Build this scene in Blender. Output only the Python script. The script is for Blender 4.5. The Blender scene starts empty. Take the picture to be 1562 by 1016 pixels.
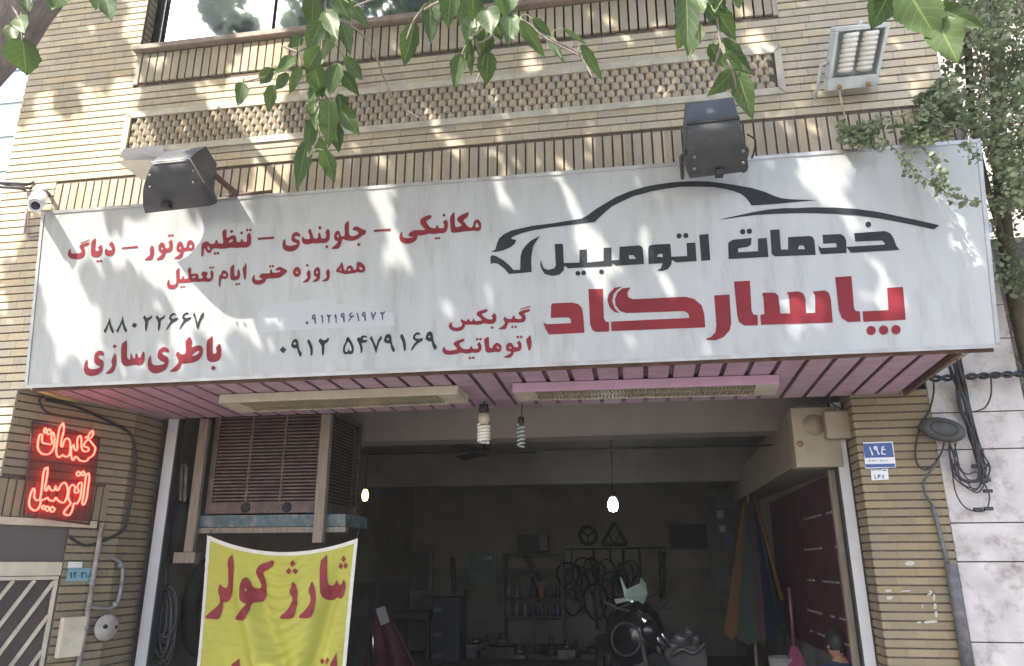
import bpy, bmesh, math, random
import numpy as np
from mathutils import Vector, Matrix, noise
random.seed(7); RNG = np.random.default_rng(7)
sc = bpy.context.scene
COL = sc.collection

# ------------------------------------------------------------------ camera
FPX, CX, CY = 1128.0, 781.0, 508.0          # focal length in photo pixels, image centre
PITCH, YAW, ROLL = (math.radians(a) for a in (17.42, 9.04, -0.10))
CAM = Vector((0.0, -6.0, 1.6))
_f = Vector((-math.sin(YAW)*math.cos(PITCH), math.cos(YAW)*math.cos(PITCH), math.sin(PITCH)))
_r0 = Vector((math.cos(YAW), math.sin(YAW), 0)); _u0 = _r0.cross(_f)
_r = _r0*math.cos(ROLL)+_u0*math.sin(ROLL); _u = _r.cross(_f)
cd = bpy.data.cameras.new('camera'); cam = bpy.data.objects.new('camera', cd); COL.objects.link(cam)
cd.sensor_width = 36; cd.lens = FPX/1562*36; cd.clip_end = 500; cd.clip_start = 0.05
cam.matrix_world = Matrix(((_r.x,_u.x,-_f.x,CAM.x),(_r.y,_u.y,-_f.y,CAM.y),(_r.z,_u.z,-_f.z,CAM.z),(0,0,0,1)))
sc.camera = cam

# ------------------------------------------------------------------ light
SUN_AZ, SUN_EL = math.radians(34), math.radians(48)   # azimuth: to the left of the facade's normal
SUN = Vector((-math.sin(SUN_AZ)*math.cos(SUN_EL), -math.cos(SUN_AZ)*math.cos(SUN_EL), math.sin(SUN_EL)))
w = bpy.data.worlds.new('World'); sc.world = w; w.use_nodes = True
nt = w.node_tree; sky = nt.nodes.new('ShaderNodeTexSky'); sky.sky_type = 'NISHITA'; sky.sun_disc = False
sky.sun_elevation = SUN_EL; sky.sun_rotation = math.atan2(SUN.x, SUN.y) % (2*math.pi)
sky.dust_density = 2.5; sky.air_density = 1.0
nt.links.new(sky.outputs[0], nt.nodes['Background'].inputs[0]); nt.nodes['Background'].inputs[1].default_value = 0.15
sd = bpy.data.lights.new('sun', 'SUN'); so = bpy.data.objects.new('sun', sd); COL.objects.link(so)
sd.energy = 3.8; sd.angle = math.radians(0.5); sd.color = (1.0, 0.93, 0.82)
so.rotation_euler = SUN.to_track_quat('Z', 'Y').to_euler()
sc.view_settings.view_transform = 'Standard'; sc.view_settings.look = 'None'
sc.view_settings.gamma = 1.0; sc.view_settings.exposure = 1.9

# ------------------------------------------------------------------ measuring: photo pixel -> point on a real plane
def ray(px, py): return _f*FPX + _r*(px-CX) - _u*(py-CY)
def P(px, py, Y=0.0):
    d = ray(px, py); return CAM + d*((Y-CAM.y)/d.y)
def PX(px, py, X):
    d = ray(px, py); return CAM + d*((X-CAM.x)/d.x)
def PZ(px, py, Z):
    d = ray(px, py); return CAM + d*((Z-CAM.z)/d.z)
def PN(px, py, p0, n):
    d = ray(px, py); return CAM + d*(n.dot(p0-CAM)/n.dot(d))
def PD(px, py, dist): return CAM + ray(px, py).normalized()*dist
def proj(X):
    d = X-CAM; z = d.dot(_f); return (CX+FPX*d.dot(_r)/z, CY-FPX*d.dot(_u)/z, z)

# ------------------------------------------------------------------ materials
MATS = {}
def mat(name, col, rough=0.7, var=0.15, scale=8.0, metal=0.0, bump=0.0, bscale=60.0, dirt=None, dscale=3.0, damt=0.6, spec=0.5,
        stretch=None, emit=None, estr=0.0):
    if name in MATS: return MATS[name]
    m = bpy.data.materials.new(name); m.use_nodes = True; MATS[name] = m
    t = m.node_tree; N = t.nodes; L = t.links; b = N['Principled BSDF']
    b.inputs['Roughness'].default_value = rough; b.inputs['Metallic'].default_value = metal
    b.inputs['Specular IOR Level'].default_value = spec
    co = N.new('ShaderNodeTexCoord'); vec = co.outputs['Object']
    if stretch:
        mp = N.new('ShaderNodeMapping'); mp.inputs['Scale'].default_value = stretch; L.new(vec, mp.inputs[0]); vec = mp.outputs[0]
    n1 = N.new('ShaderNodeTexNoise'); n1.inputs['Scale'].default_value = scale; n1.inputs['Detail'].default_value = 6; L.new(vec, n1.inputs['Vector'])
    rp = N.new('ShaderNodeValToRGB'); rp.color_ramp.elements[0].position = 0.3; rp.color_ramp.elements[1].position = 0.7
    rp.color_ramp.elements[0].color = (*[c*(1-var) for c in col], 1); rp.color_ramp.elements[1].color = (*[min(1, c*(1+var)) for c in col], 1)
    L.new(n1.outputs[0], rp.inputs[0]); out = rp.outputs[0]
    if dirt:
        n2 = N.new('ShaderNodeTexNoise'); n2.inputs['Scale'].default_value = dscale; n2.inputs['Detail'].default_value = 9; n2.inputs['Roughness'].default_value = 0.68
        L.new(vec, n2.inputs['Vector'])
        r2 = N.new('ShaderNodeValToRGB'); r2.color_ramp.elements[0].position = 0.5; r2.color_ramp.elements[1].position = 0.72
        r2.color_ramp.elements[0].color = (0,0,0,1); r2.color_ramp.elements[1].color = (damt,)*3+(1,)
        L.new(n2.outputs[0], r2.inputs[0])
        mx = N.new('ShaderNodeMix'); mx.data_type = 'RGBA'; L.new(r2.outputs[0], mx.inputs[0]); L.new(out, mx.inputs[6]); mx.inputs[7].default_value = (*dirt, 1)
        out = mx.outputs[2]
    L.new(out, b.inputs['Base Color'])
    if bump:
        n3 = N.new('ShaderNodeTexNoise'); n3.inputs['Scale'].default_value = bscale; n3.inputs['Detail'].default_value = 4; L.new(vec, n3.inputs['Vector'])
        bp = N.new('ShaderNodeBump'); bp.inputs['Strength'].default_value = bump; bp.inputs['Distance'].default_value = 0.01
        L.new(n3.outputs[0], bp.inputs['Height']); L.new(bp.outputs[0], b.inputs['Normal'])
    if emit:
        b.inputs['Emission Color'].default_value = (*emit, 1); b.inputs['Emission Strength'].default_value = estr
    return m

def brick_mat(name, axis, pitch, z0, length=0.215, soldier=False, col=(0.47,0.41,0.30), dirt_amt=0.55):
    """cream facing brick: every brick its own tone, thin butt joints, soot and stains"""
    m = bpy.data.materials.new(name); m.use_nodes = True; t = m.node_tree; N = t.nodes; L = t.links; b = N['Principled BSDF']
    b.inputs['Roughness'].default_value = 0.85; b.inputs['Specular IOR Level'].default_value = 0.25
    def M(op, a, c=None):
        n = N.new('ShaderNodeMath'); n.operation = op
        for i, x in enumerate((a, c)):
            if x is None: continue
            if isinstance(x, (int, float)): n.inputs[i].default_value = x
            else: L.new(x, n.inputs[i])
        return n.outputs[0]
    co = N.new('ShaderNodeTexCoord'); sp = N.new('ShaderNodeSeparateXYZ'); L.new(co.outputs['Object'], sp.inputs[0])
    uu = M('ADD', M('MULTIPLY', sp.outputs[0], axis[0]), M('MULTIPLY', sp.outputs[1], axis[1]))
    row = M('FLOOR', M('DIVIDE', M('SUBTRACT', sp.outputs[2], z0), pitch))
    if soldier:
        idx = M('FLOOR', M('DIVIDE', uu, pitch)); row = M('MULTIPLY', idx, 0.0); fr = None
    else:
        wn0 = N.new('ShaderNodeTexWhiteNoise'); wn0.noise_dimensions = '1D'; L.new(row, wn0.inputs['W'])
        q = M('ADD', M('DIVIDE', uu, length), M('MULTIPLY', wn0.outputs[0], 0.9)); idx = M('FLOOR', q); fr = M('FRACT', q)
    cb = N.new('ShaderNodeCombineXYZ'); L.new(row, cb.inputs[0]); L.new(idx, cb.inputs[1])
    wn = N.new('ShaderNodeTexWhiteNoise'); wn.noise_dimensions = '2D'; L.new(cb.outputs[0], wn.inputs['Vector'])
    rp = N.new('ShaderNodeValToRGB'); e = rp.color_ramp.elements
    e[0].color = (col[0]*.86, col[1]*.85, col[2]*.82, 1); e[1].color = (min(1,col[0]*1.14), col[1]*1.12, col[2]*1.08, 1)
    k = e.new(0.5); k.color = (*col, 1); k = e.new(0.86); k.color = (col[0]*1.08, col[1]*1.0, col[2]*.86, 1)
    L.new(wn.outputs[0], rp.inputs[0]); out = rp.outputs[0]
    def layer(out, scale, det, p0, p1, amt, c, st=(1,1,1)):
        mp = N.new('ShaderNodeMapping'); mp.inputs['Scale'].default_value = st; L.new(co.outputs['Object'], mp.inputs[0])
        n = N.new('ShaderNodeTexNoise'); n.inputs['Scale'].default_value = scale; n.inputs['Detail'].default_value = det; n.inputs['Roughness'].default_value = .65
        L.new(mp.outputs[0], n.inputs['Vector'])
        r = N.new('ShaderNodeValToRGB'); r.color_ramp.elements[0].position = p0; r.color_ramp.elements[1].position = p1
        r.color_ramp.elements[0].color = (0,0,0,1); r.color_ramp.elements[1].color = (amt,amt,amt,1); L.new(n.outputs[0], r.inputs[0])
        mx = N.new('ShaderNodeMix'); mx.data_type = 'RGBA'; L.new(r.outputs[0], mx.inputs[0]); L.new(out, mx.inputs[6]); mx.inputs[7].default_value = (*c, 1)
        return mx.outputs[2]
    out = layer(out, 2.0, 8, .48, .75, dirt_amt, (0.20,0.165,0.12), (1,1,.5))
    out = layer(out, 38, 5, .45, .8, .35, (0.24,0.20,0.15))
    if fr is not None:
        j = M('GREATER_THAN', 0.018, M('MINIMUM', fr, M('SUBTRACT', 1.0, fr)))
        mx = N.new('ShaderNodeMix'); mx.data_type = 'RGBA'; L.new(M('MULTIPLY', j, 0.4), mx.inputs[0]); L.new(out, mx.inputs[6]); mx.inputs[7].default_value = (.17,.14,.11,1); out = mx.outputs[2]
    L.new(out, b.inputs['Base Color'])
    nb = N.new('ShaderNodeTexNoise'); nb.inputs['Scale'].default_value = 70; nb.inputs['Detail'].default_value = 5; L.new(co.outputs['Object'], nb.inputs['Vector'])
    bp = N.new('ShaderNodeBump'); bp.inputs['Strength'].default_value = .35; bp.inputs['Distance'].default_value = .006
    L.new(nb.outputs[0], bp.inputs['Height']); L.new(bp.outputs[0], b.inputs['Normal'])
    return m

def leaf_mat(name, col, trans, tw=0.35, rough=0.5, veins=False, rnd=0.35):
    m = bpy.data.materials.new(name); m.use_nodes = True; t = m.node_tree; N = t.nodes; L = t.links; b = N['Principled BSDF']
    b.inputs['Roughness'].default_value = rough; b.inputs['Specular IOR Level'].default_value = .35
    at = N.new('ShaderNodeAttribute'); at.attribute_name = 'tone'
    hs = N.new('ShaderNodeHueSaturation'); hs.inputs['Color'].default_value = (*col, 1)
    mv = N.new('ShaderNodeMapRange'); mv.inputs['To Min'].default_value = 1-rnd; mv.inputs['To Max'].default_value = 1+rnd*1.3; L.new(at.outputs['Fac'], mv.inputs[0])
    mh = N.new('ShaderNodeMapRange'); mh.inputs['To Min'].default_value = .515; mh.inputs['To Max'].default_value = .475; L.new(at.outputs['Fac'], mh.inputs[0])
    L.new(mv.outputs[0], hs.inputs['Value']); L.new(mh.outputs[0], hs.inputs['Hue']); out = hs.outputs[0]
    if veins:
        uv = N.new('ShaderNodeUVMap'); sp = N.new('ShaderNodeSeparateXYZ'); L.new(uv.outputs[0], sp.inputs[0])
        def M(op, a, c=None):
            n = N.new('ShaderNodeMath'); n.operation = op
            for i, x in enumerate((a, c)):
                if x is None: continue
                if isinstance(x, (int, float)): n.inputs[i].default_value = x
                else: L.new(x, n.inputs[i])
            return n.outputs[0]
        au = M('ABSOLUTE', M('SUBTRACT', M('MULTIPLY', sp.outputs[0], 2.0), 1.0))
        side = M('LESS_THAN', M('FRACT', M('SUBTRACT', M('MULTIPLY', sp.outputs[1], 6.0), M('MULTIPLY', au, 1.6))), .11)
        mid = M('LESS_THAN', au, .05)
        fac = M('MINIMUM', M('ADD', M('MULTIPLY', side, .3), M('MULTIPLY', mid, .65)), .7)
        mx = N.new('ShaderNodeMix'); mx.data_type = 'RGBA'; L.new(fac, mx.inputs[0]); L.new(out, mx.inputs[6]); mx.inputs[7].default_value = (.2,.27,.09,1); out = mx.outputs[2]
    L.new(out, b.inputs['Base Color'])
    tr = N.new('ShaderNodeBsdfTranslucent'); tr.inputs[0].default_value = (*trans, 1)
    ms = N.new('ShaderNodeMixShader'); ms.inputs[0].default_value = tw
    L.new(b.outputs[0], ms.inputs[1]); L.new(tr.outputs[0], ms.inputs[2]); L.new(ms.outputs[0], N['Material Output'].inputs[0])
    return m

# ------------------------------------------------------------------ mesh building
class MB:
    def __init__(s): s.v = []; s.f = []; s.sm = []
    def add(s, vs, fs, smooth=False):
        o = len(s.v); s.v += [tuple(x) for x in vs]; s.f += [tuple(i+o for i in q) for q in fs]; s.sm += [smooth]*len(fs); return s
    def box(s, x0, x1, y0, y1, z0, z1):
        return s.hexa([(x0,y0,z0),(x1,y0,z0),(x1,y1,z0),(x0,y1,z0)], [(x0,y0,z1),(x1,y0,z1),(x1,y1,z1),(x0,y1,z1)])
    def hexa(s, a, b): return s.add(list(a)+list(b), [(3,2,1,0),(4,5,6,7),(0,1,5,4),(1,2,6,5),(2,3,7,6),(3,0,4,7)])
    def obox(s, c, hx, hy, hz):
        """box from centre and three half-axis vectors"""
        c, hx, hy, hz = (Vector(q) for q in (c,hx,hy,hz))
        return s.hexa([c-hx-hy-hz, c+hx-hy-hz, c+hx+hy-hz, c-hx+hy-hz], [c-hx-hy+hz, c+hx-hy+hz, c+hx+hy+hz, c-hx+hy+hz])
    def prism(s, poly, d):
        """closed prism: polygon swept along d"""
        d = Vector(d); n = len(poly); a = [Vector(p) for p in poly]
        nrm = Vector((0,0,0))
        for i in range(n): nrm += a[i].cross(a[(i+1) % n])
        if nrm.dot(d) > 0: a.reverse()
        return s.add(a+[p+d for p in a], [tuple(range(n)), tuple(range(2*n-1, n-1, -1))]+[(i, n+i, n+(i+1) % n, (i+1) % n)[::-1] for i in range(n)])
    def tube(s, pts, r, n=8, closed=False, smooth=True):
        pts = [Vector(p) for p in pts]; m = len(pts)
        if m < 2: return s
        rr = r if hasattr(r, '__len__') else [r]*m
        ring = []; prev = None
        for i in range(m):
            if closed: t = pts[(i+1) % m]-pts[i-1]
            else: t = pts[min(i+1, m-1)]-pts[max(i-1, 0)]
            if t.length < 1e-9: t = Vector((0,0,1))
            t.normalize()
            if prev is None:
                ax = Vector((0,0,1)) if abs(t.z) < .9 else Vector((1,0,0)); a = t.cross(ax).normalized()
            else:
                a = prev-t*prev.dot(t)
                if a.length < 1e-6: a = t.orthogonal()
                a.normalize()
            prev = a; b = t.cross(a)
            ring += [pts[i]+(a*math.cos(2*math.pi*k/n)+b*math.sin(2*math.pi*k/n))*rr[i] for k in range(n)]
        fs = []
        for i in range(m if closed else m-1):
            j = (i+1) % m
            fs += [(i*n+k, i*n+(k+1) % n, j*n+(k+1) % n, j*n+k) for k in range(n)]
        s.add(ring, fs, smooth)
        if not closed:
            o = len(s.v)-len(ring); s.f += [tuple(o+k for k in range(n-1,-1,-1)), tuple(o+(m-1)*n+k for k in range(n))]; s.sm += [False, False]
        return s
    def cyl(s, p0, p1, r0, r1=None, n=16): return s.tube([p0, p1], [r0, r0 if r1 is None else r1], n)
    def lathe(s, prof, c, ax=(0,0,1), n=16, smooth=True):
        """prof: (radius, height) pairs turned about the axis ax through c"""
        ax = Vector(ax).normalized(); a = ax.orthogonal().normalized(); b = ax.cross(a); c = Vector(c); vs = []; fs = []
        for r, h in prof: vs += [c+ax*h+(a*math.cos(2*math.pi*k/n)+b*math.sin(2*math.pi*k/n))*max(r, 1e-5) for k in range(n)]
        for i in range(len(prof)-1): fs += [(i*n+k, i*n+(k+1) % n, (i+1)*n+(k+1) % n, (i+1)*n+k) for k in range(n)]
        return s.add(vs, fs, smooth)
    def sphere(s, c, r, n=16, sz=1.0):
        return s.lathe([(r*math.sin(math.pi*i/n*1.0), -r*sz*math.cos(math.pi*i/n)) for i in range(n+1)], c, (0,0,1), n)
    def build(s, name, m, parent=None, bevel=0.0, seg=2):
        me = bpy.data.meshes.new(name); me.from_pydata(s.v, [], s.f); me.polygons.foreach_set('use_smooth', s.sm); me.update()
        return link(name, me, m, parent, bevel, seg)
def link(name, me, m, parent=None, bevel=0.0, seg=2):
    if m: me.materials.append(m)
    o = bpy.data.objects.new(name, me); COL.objects.link(o)
    if parent:
        o.parent = parent
        if parent.type == 'EMPTY': o.matrix_parent_inverse = Matrix.Translation(-parent.location)
    if bevel:
        b = o.modifiers.new('bevel', 'BEVEL'); b.width = bevel; b.segments = seg; b.limit_method = 'ANGLE'; b.angle_limit = math.radians(40)
    return o
def tag(o, label, cat, group=None, kind=None):
    o['label'] = label; o['category'] = cat
    if group: o['group'] = group
    if kind: o['kind'] = kind
    return o
def struct(o, kind='structure'): o['kind'] = kind; return o
def thing(name, label, cat, loc, group=None):
    o = bpy.data.objects.new(name, None); COL.objects.link(o); o.location = loc; o.empty_display_size = .1
    return tag(o, label, cat, group)
def spline(pts, n=6):
    """Catmull-Rom through points"""
    pts = [Vector(p) for p in pts]; out = []
    for i in range(len(pts)-1):
        p0, p1, p2, p3 = pts[max(i-1,0)], pts[i], pts[i+1], pts[min(i+2, len(pts)-1)]
        for k in range(n):
            t = k/n; out.append(.5*((2*p1)+(p2-p0)*t+(2*p0-5*p1+4*p2-p3)*t*t+(3*p1-p0-3*p2+p3)*t**3))
    return out+[pts[-1]]

# traced outlines -> a thin vinyl film lying on a surface
def parse(block):
    """block: list of (ox, oy, scale, text); text = shapes 'x,y x,y ...' separated by ';' ; 'o x,y r' = disc"""
    out = []
    for ox, oy, s, txt in block:
        for sh in txt.split(';'):
            tk = sh.split()
            if not tk: continue
            if tk[0] == 'o':
                x, y = (float(q) for q in tk[1].split(',')); r = float(tk[2])
                out.append([(ox+(x+r*math.cos(a*math.pi/9))/s, oy+(y+r*math.sin(a*math.pi/9))/s) for a in range(18)]); continue
            soft = tk[0] == '~'
            pts = [tuple(float(q) for q in p.split(',')) for p in tk if ',' in p]
            if soft:
                q = []
                for i in range(len(pts)):
                    a, b = pts[i], pts[(i+1) % len(pts)]
                    q += [(a[0]*.78+b[0]*.22, a[1]*.78+b[1]*.22), (a[0]*.22+b[0]*.78, a[1]*.22+b[1]*.78)]
                pts = q
            out.append([(ox+x/s, oy+y/s) for x, y in pts])
    return out
def film(name, shapes, mapping, m, parent, fine=0):
    cu = bpy.data.curves.new('tmp', 'CURVE'); cu.dimensions = '2D'; cu.fill_mode = 'BOTH'
    for sh in shapes:
        sp = cu.splines.new('POLY'); sp.points.add(len(sh)-1); sp.use_cyclic_u = True
        for i, (x, y) in enumerate(sh): sp.points[i].co = (x*.01, -y*.01, 0, 1)
    ob = bpy.data.objects.new('tmp', cu); COL.objects.link(ob)
    dg = bpy.context.evaluated_depsgraph_get(); me = bpy.data.meshes.new_from_object(ob.evaluated_get(dg))
    bpy.data.objects.remove(ob); bpy.data.curves.remove(cu)
    bm = bmesh.new(); bm.from_mesh(me); bmesh.ops.remove_doubles(bm, verts=bm.verts, dist=1e-5)
    if fine:
        for _ in range(4):
            es = [e for e in bm.edges if e.calc_length() > fine*.01]
            if not es: break
            bmesh.ops.subdivide_edges(bm, edges=es, cuts=1); bmesh.ops.triangulate(bm, faces=bm.faces)
    for v in bm.verts: v.co = mapping(v.co.x*100, -v.co.y*100)
    bm.to_mesh(me); bm.free(); me.name = name; me.materials.clear()
    return link(name, me, m, parent)
# ------------------------------------------------------------------ lettering traced from the photograph: (origin x, origin y, scale, outlines)
T_SERVICES = [
(560,310,7.81,"~ 1215,100 1200,165 1140,205 1165,235 1200,280 1245,295 1262,260 1270,215 1305,190 1340,205 1362,255 1355,310 1325,335 1280,325 1250,328 1190,335 1150,335 1080,350 1020,352 1000,340 993,300 985,170 1010,130 1035,100 1042,130 1045,280 1070,285 1110,275 1130,262 1105,240 1070,205 1078,170 1110,145 1170,120;~ 1300,232 1322,245 1332,275 1325,292 1300,290 1285,275;~ 945,195 965,230 960,300 945,335 905,360 860,355 830,365 780,368 740,360 700,370 640,385 600,380 598,420 570,455 510,480 450,482 400,460 382,420 390,370 410,335 418,345 420,400 450,415 520,415 560,405 500,395 490,375 510,345 560,320 620,318 680,320 695,310 650,270 630,230 640,185 690,155 765,135 765,175 730,195 700,215 720,250 750,290 800,300 820,290 830,255 845,265 850,295 890,300 920,290 915,240 900,225 915,210;918,120 937,142 915,163 896,140;822,398 840,416 820,437 801,418;858,398 875,416 855,434 840,416"),
(400,320,7.81,"1328,240 1530,222 1530,250 1330,265;~ 1070,240 1090,205 1130,195 1180,225 1240,245 1225,295 1195,300 1150,345 1080,370 1020,368 985,360 955,345 945,390 925,440 905,465 860,468 815,466 850,435 885,405 905,375 870,368 855,340 858,290 880,255 905,245 925,265 935,310 950,318 985,310 978,180 1000,150 1030,125 1032,200 1030,290 1060,315 1100,310 1150,290 1140,262 1105,245;~ 895,290 914,305 908,332 888,325;1148,388 1172,412 1150,437 1126,415;~ 785,222 805,260 803,340 780,385 740,398 690,395 640,402 600,395 560,410 510,412 480,395 470,360 475,320 488,318 500,345 545,350 570,345 560,300 542,245 575,222 590,260 605,330 640,345 665,335 665,290 680,265 692,290 700,335 730,345 755,335 765,310 750,270 765,245;685,188 707,215 688,242 665,217;768,418 792,440 768,464 746,442;~ 350,320 360,285 395,262 430,268 455,300 450,325 410,310 380,325 400,350 440,360 450,390 435,440 400,480 340,500 280,492 245,460 238,410 250,365 270,345 275,360 275,415 310,430 370,425 410,412 415,400 370,385 345,360"),
(210,330,7.81,"1430,255 1625,240 1626,268 1432,282;~ 1330,190 1352,235 1350,320 1330,360 1280,375 1230,370 1180,378 1130,372 1090,375 1040,385 980,388 930,382 905,385 880,400 875,425 850,440 820,425 805,390 795,380 788,400 785,460 765,485 757,470 758,360 765,320 800,300 840,300 850,320 880,330 920,325 925,290 945,275 958,320 1000,325 1020,320 1015,260 1003,185 1045,148 1060,180 1055,240 1070,260 1110,230 1150,222 1175,250 1172,290 1195,310 1225,300 1230,270 1245,265 1255,300 1290,310 1305,290 1298,250 1305,215;~ 1080,300 1120,270 1140,285 1120,305 1085,315;~ 835,345 850,375 868,390 845,405 830,380;1120,158 1140,180 1118,204 1096,182;1237,176 1257,198 1237,220 1216,198;1308,146 1326,163 1305,184 1286,165;1342,143 1360,160 1340,182 1326,162;923,423 941,440 920,462 901,443;957,420 975,438 955,460 941,440;~ 620,280 655,290 675,330 670,385 640,412 600,405 560,415 545,425 535,470 510,505 470,510 425,505 470,475 500,450 510,430 475,425 460,395 465,340 490,300 520,300 540,330 545,370 575,375 585,350 588,310;~ 630,325 650,355 640,380 610,370 612,345;~ 500,352 520,370 508,392 486,380;~ 400,270 415,320 412,390 395,420 350,432 330,435 320,480 290,515 250,522 215,518 260,480 295,445 265,430 245,400 248,350 270,315 300,310 320,335 325,375 350,385 378,370 378,335 365,310 385,290;~ 285,362 304,380 292,402 270,388;377,210 394,227 375,247 356,228;411,208 430,225 410,245 394,226;~ 170,340 190,365 197,420 185,485 165,520 120,525 75,522 110,490 145,465 150,430 140,405 150,370"),
(90,345,10.413,"985,340 1250,310 1250,345 1000,365;~ 830,238 870,280 888,350 880,420 850,465 800,480 750,470 722,430 730,370 755,345 765,380 810,385 840,375 825,330 790,300 810,265;~ 668,285 690,340 685,430 650,480 590,500 535,490 505,450 508,250 545,215 575,185 585,215 570,380 600,400 635,385 640,365 608,345 640,320;612,533 637,555 610,582 588,558;662,530 692,550 665,579 638,555;~ 480,250 478,290 430,310 395,325 390,345 405,370 412,430 390,490 330,520 250,525 190,515 150,485 135,440 150,390 172,355 182,370 185,425 230,435 310,432 350,420 360,395 330,350 320,320 340,295 400,270;330,265 490,205 480,220 345,275")]
T_DAYS = [
(400,380,7.81,"~ 945,150 965,190 970,245 1000,258 1005,215 1040,190 1075,205 1085,240 1110,250 1125,215 1120,170 1150,145 1195,170 1225,205 1228,250 1205,278 1165,282 1140,270 1100,285 1060,290 1020,295 980,300 940,285 900,275 878,270 885,235 915,210 930,180;~ 1155,203 1197,228 1190,252 1158,240;~ 1035,222 1057,245 1040,264 1020,250;~ 935,222 947,252 918,252;~ 790,230 805,270 805,330 790,370 760,385 700,385 740,360 765,340 770,315 755,285 770,250;~ 660,210 685,230 692,290 685,350 660,385 620,390 590,388 630,360 650,335 620,320 610,280 620,240;~ 648,256 667,275 655,298 636,282;~ 558,240 575,280 575,340 555,380 525,398 470,398 510,370 540,345 540,325 525,295 540,265;537,176 555,193 536,212 516,193;~ 410,205 445,225 462,265 455,310 420,335 385,325 363,290 370,245;~ 393,262 433,275 410,294"),
(240,385,7.81,"~ 1405,215 1420,185 1460,170 1500,190 1548,215 1535,245 1500,270 1460,300 1400,308 1340,310 1300,315 1285,350 1250,378 1190,388 1150,378 1125,340 1128,300 1150,265 1160,275 1160,320 1190,335 1240,325 1255,315 1215,300 1215,275 1245,250 1300,250 1340,250 1345,205 1360,195 1368,240 1400,245 1450,235 1470,222 1440,210 1420,218;1343,148 1358,165 1342,184 1326,167;1375,146 1392,163 1375,182 1360,165;~ 1055,118 1063,160 1055,320 1040,330 1030,300 1012,190 1035,165;~ 970,195 985,250 982,300 960,325 915,335 880,330 866,300 868,180 890,160 905,140 915,160 912,275 935,285 955,265 950,230 960,210;942,363 958,378 942,395 924,380;972,360 989,376 972,392 958,376;~ 790,210 820,220 845,260 838,300 805,320 770,310 755,330 750,400 738,415 730,395 730,310 740,270 760,260 765,230;~ 790,248 815,260 822,282 795,287 778,275;~ 650,205 665,240 665,300 645,340 600,355 550,345 500,355 460,350 430,350 390,358 330,362 270,365 250,362 240,400 210,430 160,440 125,425 113,390 118,350 135,320 142,335 145,380 180,390 220,380 228,350 220,215 245,195 262,175 262,250 265,320 290,320 298,285 310,275 320,315 350,315 372,300 368,240 355,215 385,170 405,205 400,260 430,255 470,250 490,270 490,300 500,315 530,310 545,290 520,270 530,235 560,225 600,240 595,265 580,285 590,305 620,310 640,295 630,260 635,225;~ 405,300 440,278 457,290 430,312;632,166 647,182 632,199 614,183;660,165 678,180 660,197 648,181;285,396 301,411 285,427 269,412;316,393 333,410 317,425 303,409")]
T_PHONE1 = [(110,460,6.248,"355,150 370,220 400,285 385,305 365,270 350,210 335,260 315,305 300,280 330,225 345,190;480,138 495,210 522,275 510,298 490,265 475,205 455,250 435,298 418,280 450,225 470,180;590,200 620,220 598,252 565,232;675,150 690,130 710,158 735,150 765,128 755,165 725,182 718,230 705,288 695,270 695,195;795,150 812,130 830,160 855,150 888,122 878,160 845,180 838,235 825,285 817,262 818,195;~ 990,115 960,108 930,130 920,165 940,185 900,250 895,280 915,255 950,205 1005,175 1010,150 960,165 940,155 955,130 985,130;~ 1115,108 1085,101 1055,123 1045,158 1065,178 1025,243 1020,273 1040,248 1075,198 1130,168 1135,143 1085,158 1065,148 1080,123 1110,123;1150,125 1168,105 1195,210 1225,130 1255,98 1255,140 1225,185 1200,270 1185,245 1170,165")]
T_BATTERY = [(110,460,6.248,"~ 1405,395 1420,440 1418,520 1400,560 1350,578 1310,575 1280,545 1280,375 1310,350 1338,320 1340,380 1335,490 1360,500 1380,480 1368,440 1385,420;1345,608 1372,632 1345,660 1320,634;~ 1120,330 1145,380 1135,440 1170,425 1215,415 1245,440 1245,500 1215,550 1160,580 1090,590 1040,590 1030,630 990,670 920,670 960,640 1000,600 1015,570 1000,530 985,510 1010,470 1030,500 1060,505 1085,490 1078,375 1100,355;~ 1140,510 1200,463 1217,480 1190,507 1145,520;~ 815,500 825,460 865,432 905,438 925,465 920,490 880,475 850,485 870,510 915,530 920,580 900,640 850,675 790,688 745,672 718,630 720,560 745,505 752,525 755,590 790,610 850,605 890,585 840,565 815,535;~ 680,470 690,500 688,560 670,600 635,608 600,600 570,608 520,618 485,605 465,570 467,405 495,385 520,365 522,420 520,540 545,555 555,545 553,505 565,495 575,540 600,545 602,500 615,490 630,535 650,535 660,510;~ 405,490 420,520 422,590 400,660 370,690 310,690 350,655 385,610 372,570 385,530;405,406 424,425 405,445 386,427;~ 210,530 215,495 250,468 285,468 303,490 300,520 265,510 240,525 260,545 298,565 300,610 285,665 240,700 180,712 135,700 110,660 115,590 140,545 146,565 145,625 180,645 240,640 275,620 230,605 208,575")]
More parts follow.
